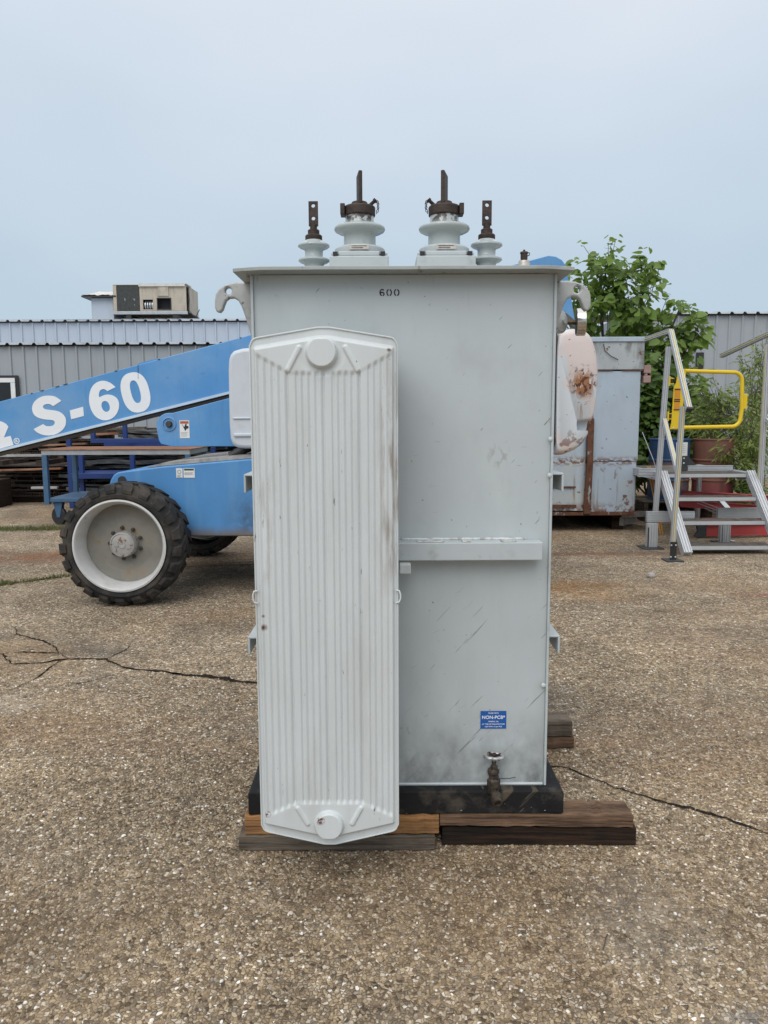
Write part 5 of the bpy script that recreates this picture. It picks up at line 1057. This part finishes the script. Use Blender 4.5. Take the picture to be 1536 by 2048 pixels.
def limb(mb, a, b, r0, r1, rg, n=6, wob=.06):
    a = Vector(a); b = Vector(b); P = []
    for i in range(n+1):
        k = i/n; w_ = (b-a).length*wob*math.sin(math.pi*k); P.append(a.lerp(b, k)+Vector((rg.uniform(-w_,w_), rg.uniform(-w_,w_), w_*.5)))
    mb.tube(P, [r0+(r1-r0)*i/n for i in range(n+1)], 6); return P
def bush(name, label, cat, base, clumps, mat, shape, size, per, seed, group=None, trunk_r=.05, fork=.45, singles=0, droop=.5, twig=True, crown='crown'):
    """clumps: (centre, radii); branches run from the trunk fork to each clump, twigs fill it, leaves hang on the twigs"""
    rg = random.Random(seed); t = thing(name, label, cat, base, group); base = Vector(base); wood_ = MB(); lv = []
    for c, rad in clumps:
        c = Vector(c); f0 = base+(c-base)*fork*rg.uniform(.6,1); f0.x = base.x+(c.x-base.x)*.35*fork
        limb(wood_, base, f0, trunk_r, trunk_r*.7, rg); P = limb(wood_, f0, c, trunk_r*.7, trunk_r*.3, rg)
        nt_ = max(3, int(per*rad[0]*rad[2]*1.0))
        for k in range(nt_):
            u = Vector((rg.gauss(0,1), rg.gauss(0,1), rg.gauss(0,1))).normalized()*rg.random()**.33
            tip = c+Vector((u.x*rad[0], u.y*rad[1], u.z*rad[2])); st_ = rg.choice(P[2:])
            Q = limb(wood_, st_, tip, trunk_r*.16, .004, rg, 4, .08) if (twig and k % 2 == 0) else [st_.lerp(tip, q/4) for q in range(5)]
            for q in Q[1:]:
                for _ in range(2 if q is not Q[-1] else 3):
                    if (q-c).length < max(rad)*1.3: lv.append(leaf_matrix(rg, q+Vector((rg.uniform(-1,1), rg.uniform(-1,1), rg.uniform(-1,1)))*size*.6, (q-c).normalized() if (q-c).length > .01 else Vector((0,0,1)), size, droop))
    part(t, 'trunk', wood_, M_bark, smooth=1)
    sv, sf = (HEART, HF) if shape == 'heart' else (NARROW, NF)
    lv.sort(key=lambda m: m.translation.y); b_ = Vector(base)
    if singles:
        me = MB().add(sv, sf).mesh('leaf', mat, smooth=1.5)
        for m in lv[:singles]: o = put('leaf', me, t); o.matrix_local = Matrix.Translation(-b_) @ m
        lv = lv[singles:]
    mb = MB()
    for m in lv: mb.add([m @ Vector(p) for p in sv], sf)
    o = part(t, crown, mb, mat, smooth=1.5)
    if singles: o['kind'] = 'stuff'
    return t
bush('broadleaf_tree', 'young tree with big heart shaped leaves rising behind the pale blue container', 'tree', (4.05,13.9,0),
     [((3.78,13.5,3.95),(.62,.5,.62)), ((3.35,13.5,3.45),(.62,.5,.50)), ((4.25,13.4,3.50),(.62,.5,.60)), ((4.95,13.2,2.98),(.50,.4,.42)), ((5.25,13.1,2.85),(.30,.3,.40)), ((3.75,13.5,2.85),(.75,.5,.40)), ((4.55,13.2,2.50),(.60,.5,.42)), ((5.22,13.1,2.15),(.28,.3,.32)), ((3.05,13.6,3.9),(.22,.25,.30)), ((4.55,13.3,4.05),(.3,.3,.3)), ((4.1,13.4,2.3),(.6,.45,.4)), ((4.98,13.2,3.32),(.34,.3,.26)), ((4.6,13.3,3.0),(.4,.35,.35))],
     M_leaf, 'heart', .132, 112, 12, singles=300, trunk_r=.045)
bush('vine_thicket', 'dark tangle of vines and broad leaves between the container and the drums', 'thicket', (4.5,13.0,0),
     [((4.2,12.8,1.75),(.55,.4,.5)), ((4.75,12.7,1.55),(.55,.4,.5)), ((4.3,12.7,1.0),(.5,.4,.5)), ((4.95,12.9,1.0),(.5,.4,.5)), ((3.9,12.9,.7),(.4,.4,.6)), ((5.3,12.9,1.55),(.45,.4,.45)), ((4.5,12.9,2.2),(.5,.4,.3)), ((3.8,13.0,1.6),(.45,.4,.6))],
     M_leafd, 'heart', .125, 300, 13, trunk_r=.025, fork=.3)
bush('willow_shrub', 'airy yellow green shrub behind the right end of the stairs', 'shrub', (5.40,11.4,0),
     [((4.95,11.6,1.75),(.45,.35,.35)), ((5.25,11.4,1.35),(.45,.35,.4)), ((4.80,11.55,1.45),(.40,.25,.30)), ((4.86,10.85,1.05),(.20,.12,.16)), ((5.05,10.85,.80),(.25,.15,.25)), ((5.2,10.9,1.25),(.28,.2,.3)), ((5.65,11.8,1.9),(.25,.3,.45)), ((5.75,11.9,1.2),(.35,.3,.5)), ((5.1,11.75,1.05),(.35,.3,.25)), ((5.2,11.7,.75),(.3,.25,.25))],
     M_leafy, 'narrow', .095, 460, 14, trunk_r=.018, fork=.4, droop=.3)
bush('slender_sapling', 'slender sparse sapling in front of the grey store at the right edge', 'sapling', (6.15,12.6,0),
     [((6.05,12.5,2.45),(.18,.2,.35)), ((5.85,12.5,2.3),(.25,.2,.25)), ((6.2,12.5,1.9),(.2,.2,.4)), ((5.95,12.5,1.6),(.3,.2,.3))],
     M_leafy, 'narrow', .11, 260, 15, trunk_r=.012, fork=.6, droop=.2)
def weed(x, y_, h, n, seed, label):
    rg = random.Random(seed); t = thing('tall_weed', label, 'weed', (x, y_, 0), 'tall weeds behind the stairs'); st_ = MB(); mb = MB()
    for k in range(n):
        a = rg.uniform(0,6.28); r_ = rg.uniform(0,.16); bx, by = x+r_*math.cos(a), y_+r_*math.sin(a); hh = h*rg.uniform(.6,1.05); lx, ly = rg.uniform(-.12,.12)*hh, rg.uniform(-.12,.12)*hh
        P = [Vector((bx+lx*q*q, by+ly*q*q, hh*q)) for q in (0,.25,.5,.75,1)]; st_.tube(P, [.006,.005,.004,.003,.002], 5)
        m_ = int(hh*42)
        for j in range(m_):
            q = .12+.88*j/m_; p = Vector((bx+lx*q*q, by+ly*q*q, hh*q)); aa = j*2.4+rg.uniform(-.3,.3); mt = leaf_matrix(rg, p, Vector((math.cos(aa)*1.6, math.sin(aa)*1.6, .6)), .14*(1.15-q*.7), -.25)
            mb.add([mt @ Vector(v_) for v_ in NARROW], NF)
    part(t, 'stem', st_, M_leafg); part(t, 'foliage', mb, M_leafg, smooth=1.5)
weed(5.05,10.95,.85,9,1,'feathery green weed clump right of the rust brown drum'); weed(5.30,10.9,1.15,10,2,'tallest bright green weed clump next to the right handrail post'); weed(5.7,11.0,1.05,10,3,'bright green weed clump at the right edge of the photo'); weed(5.45,11.4,.95,8,4,'darker weed clump half hidden behind the tallest one')
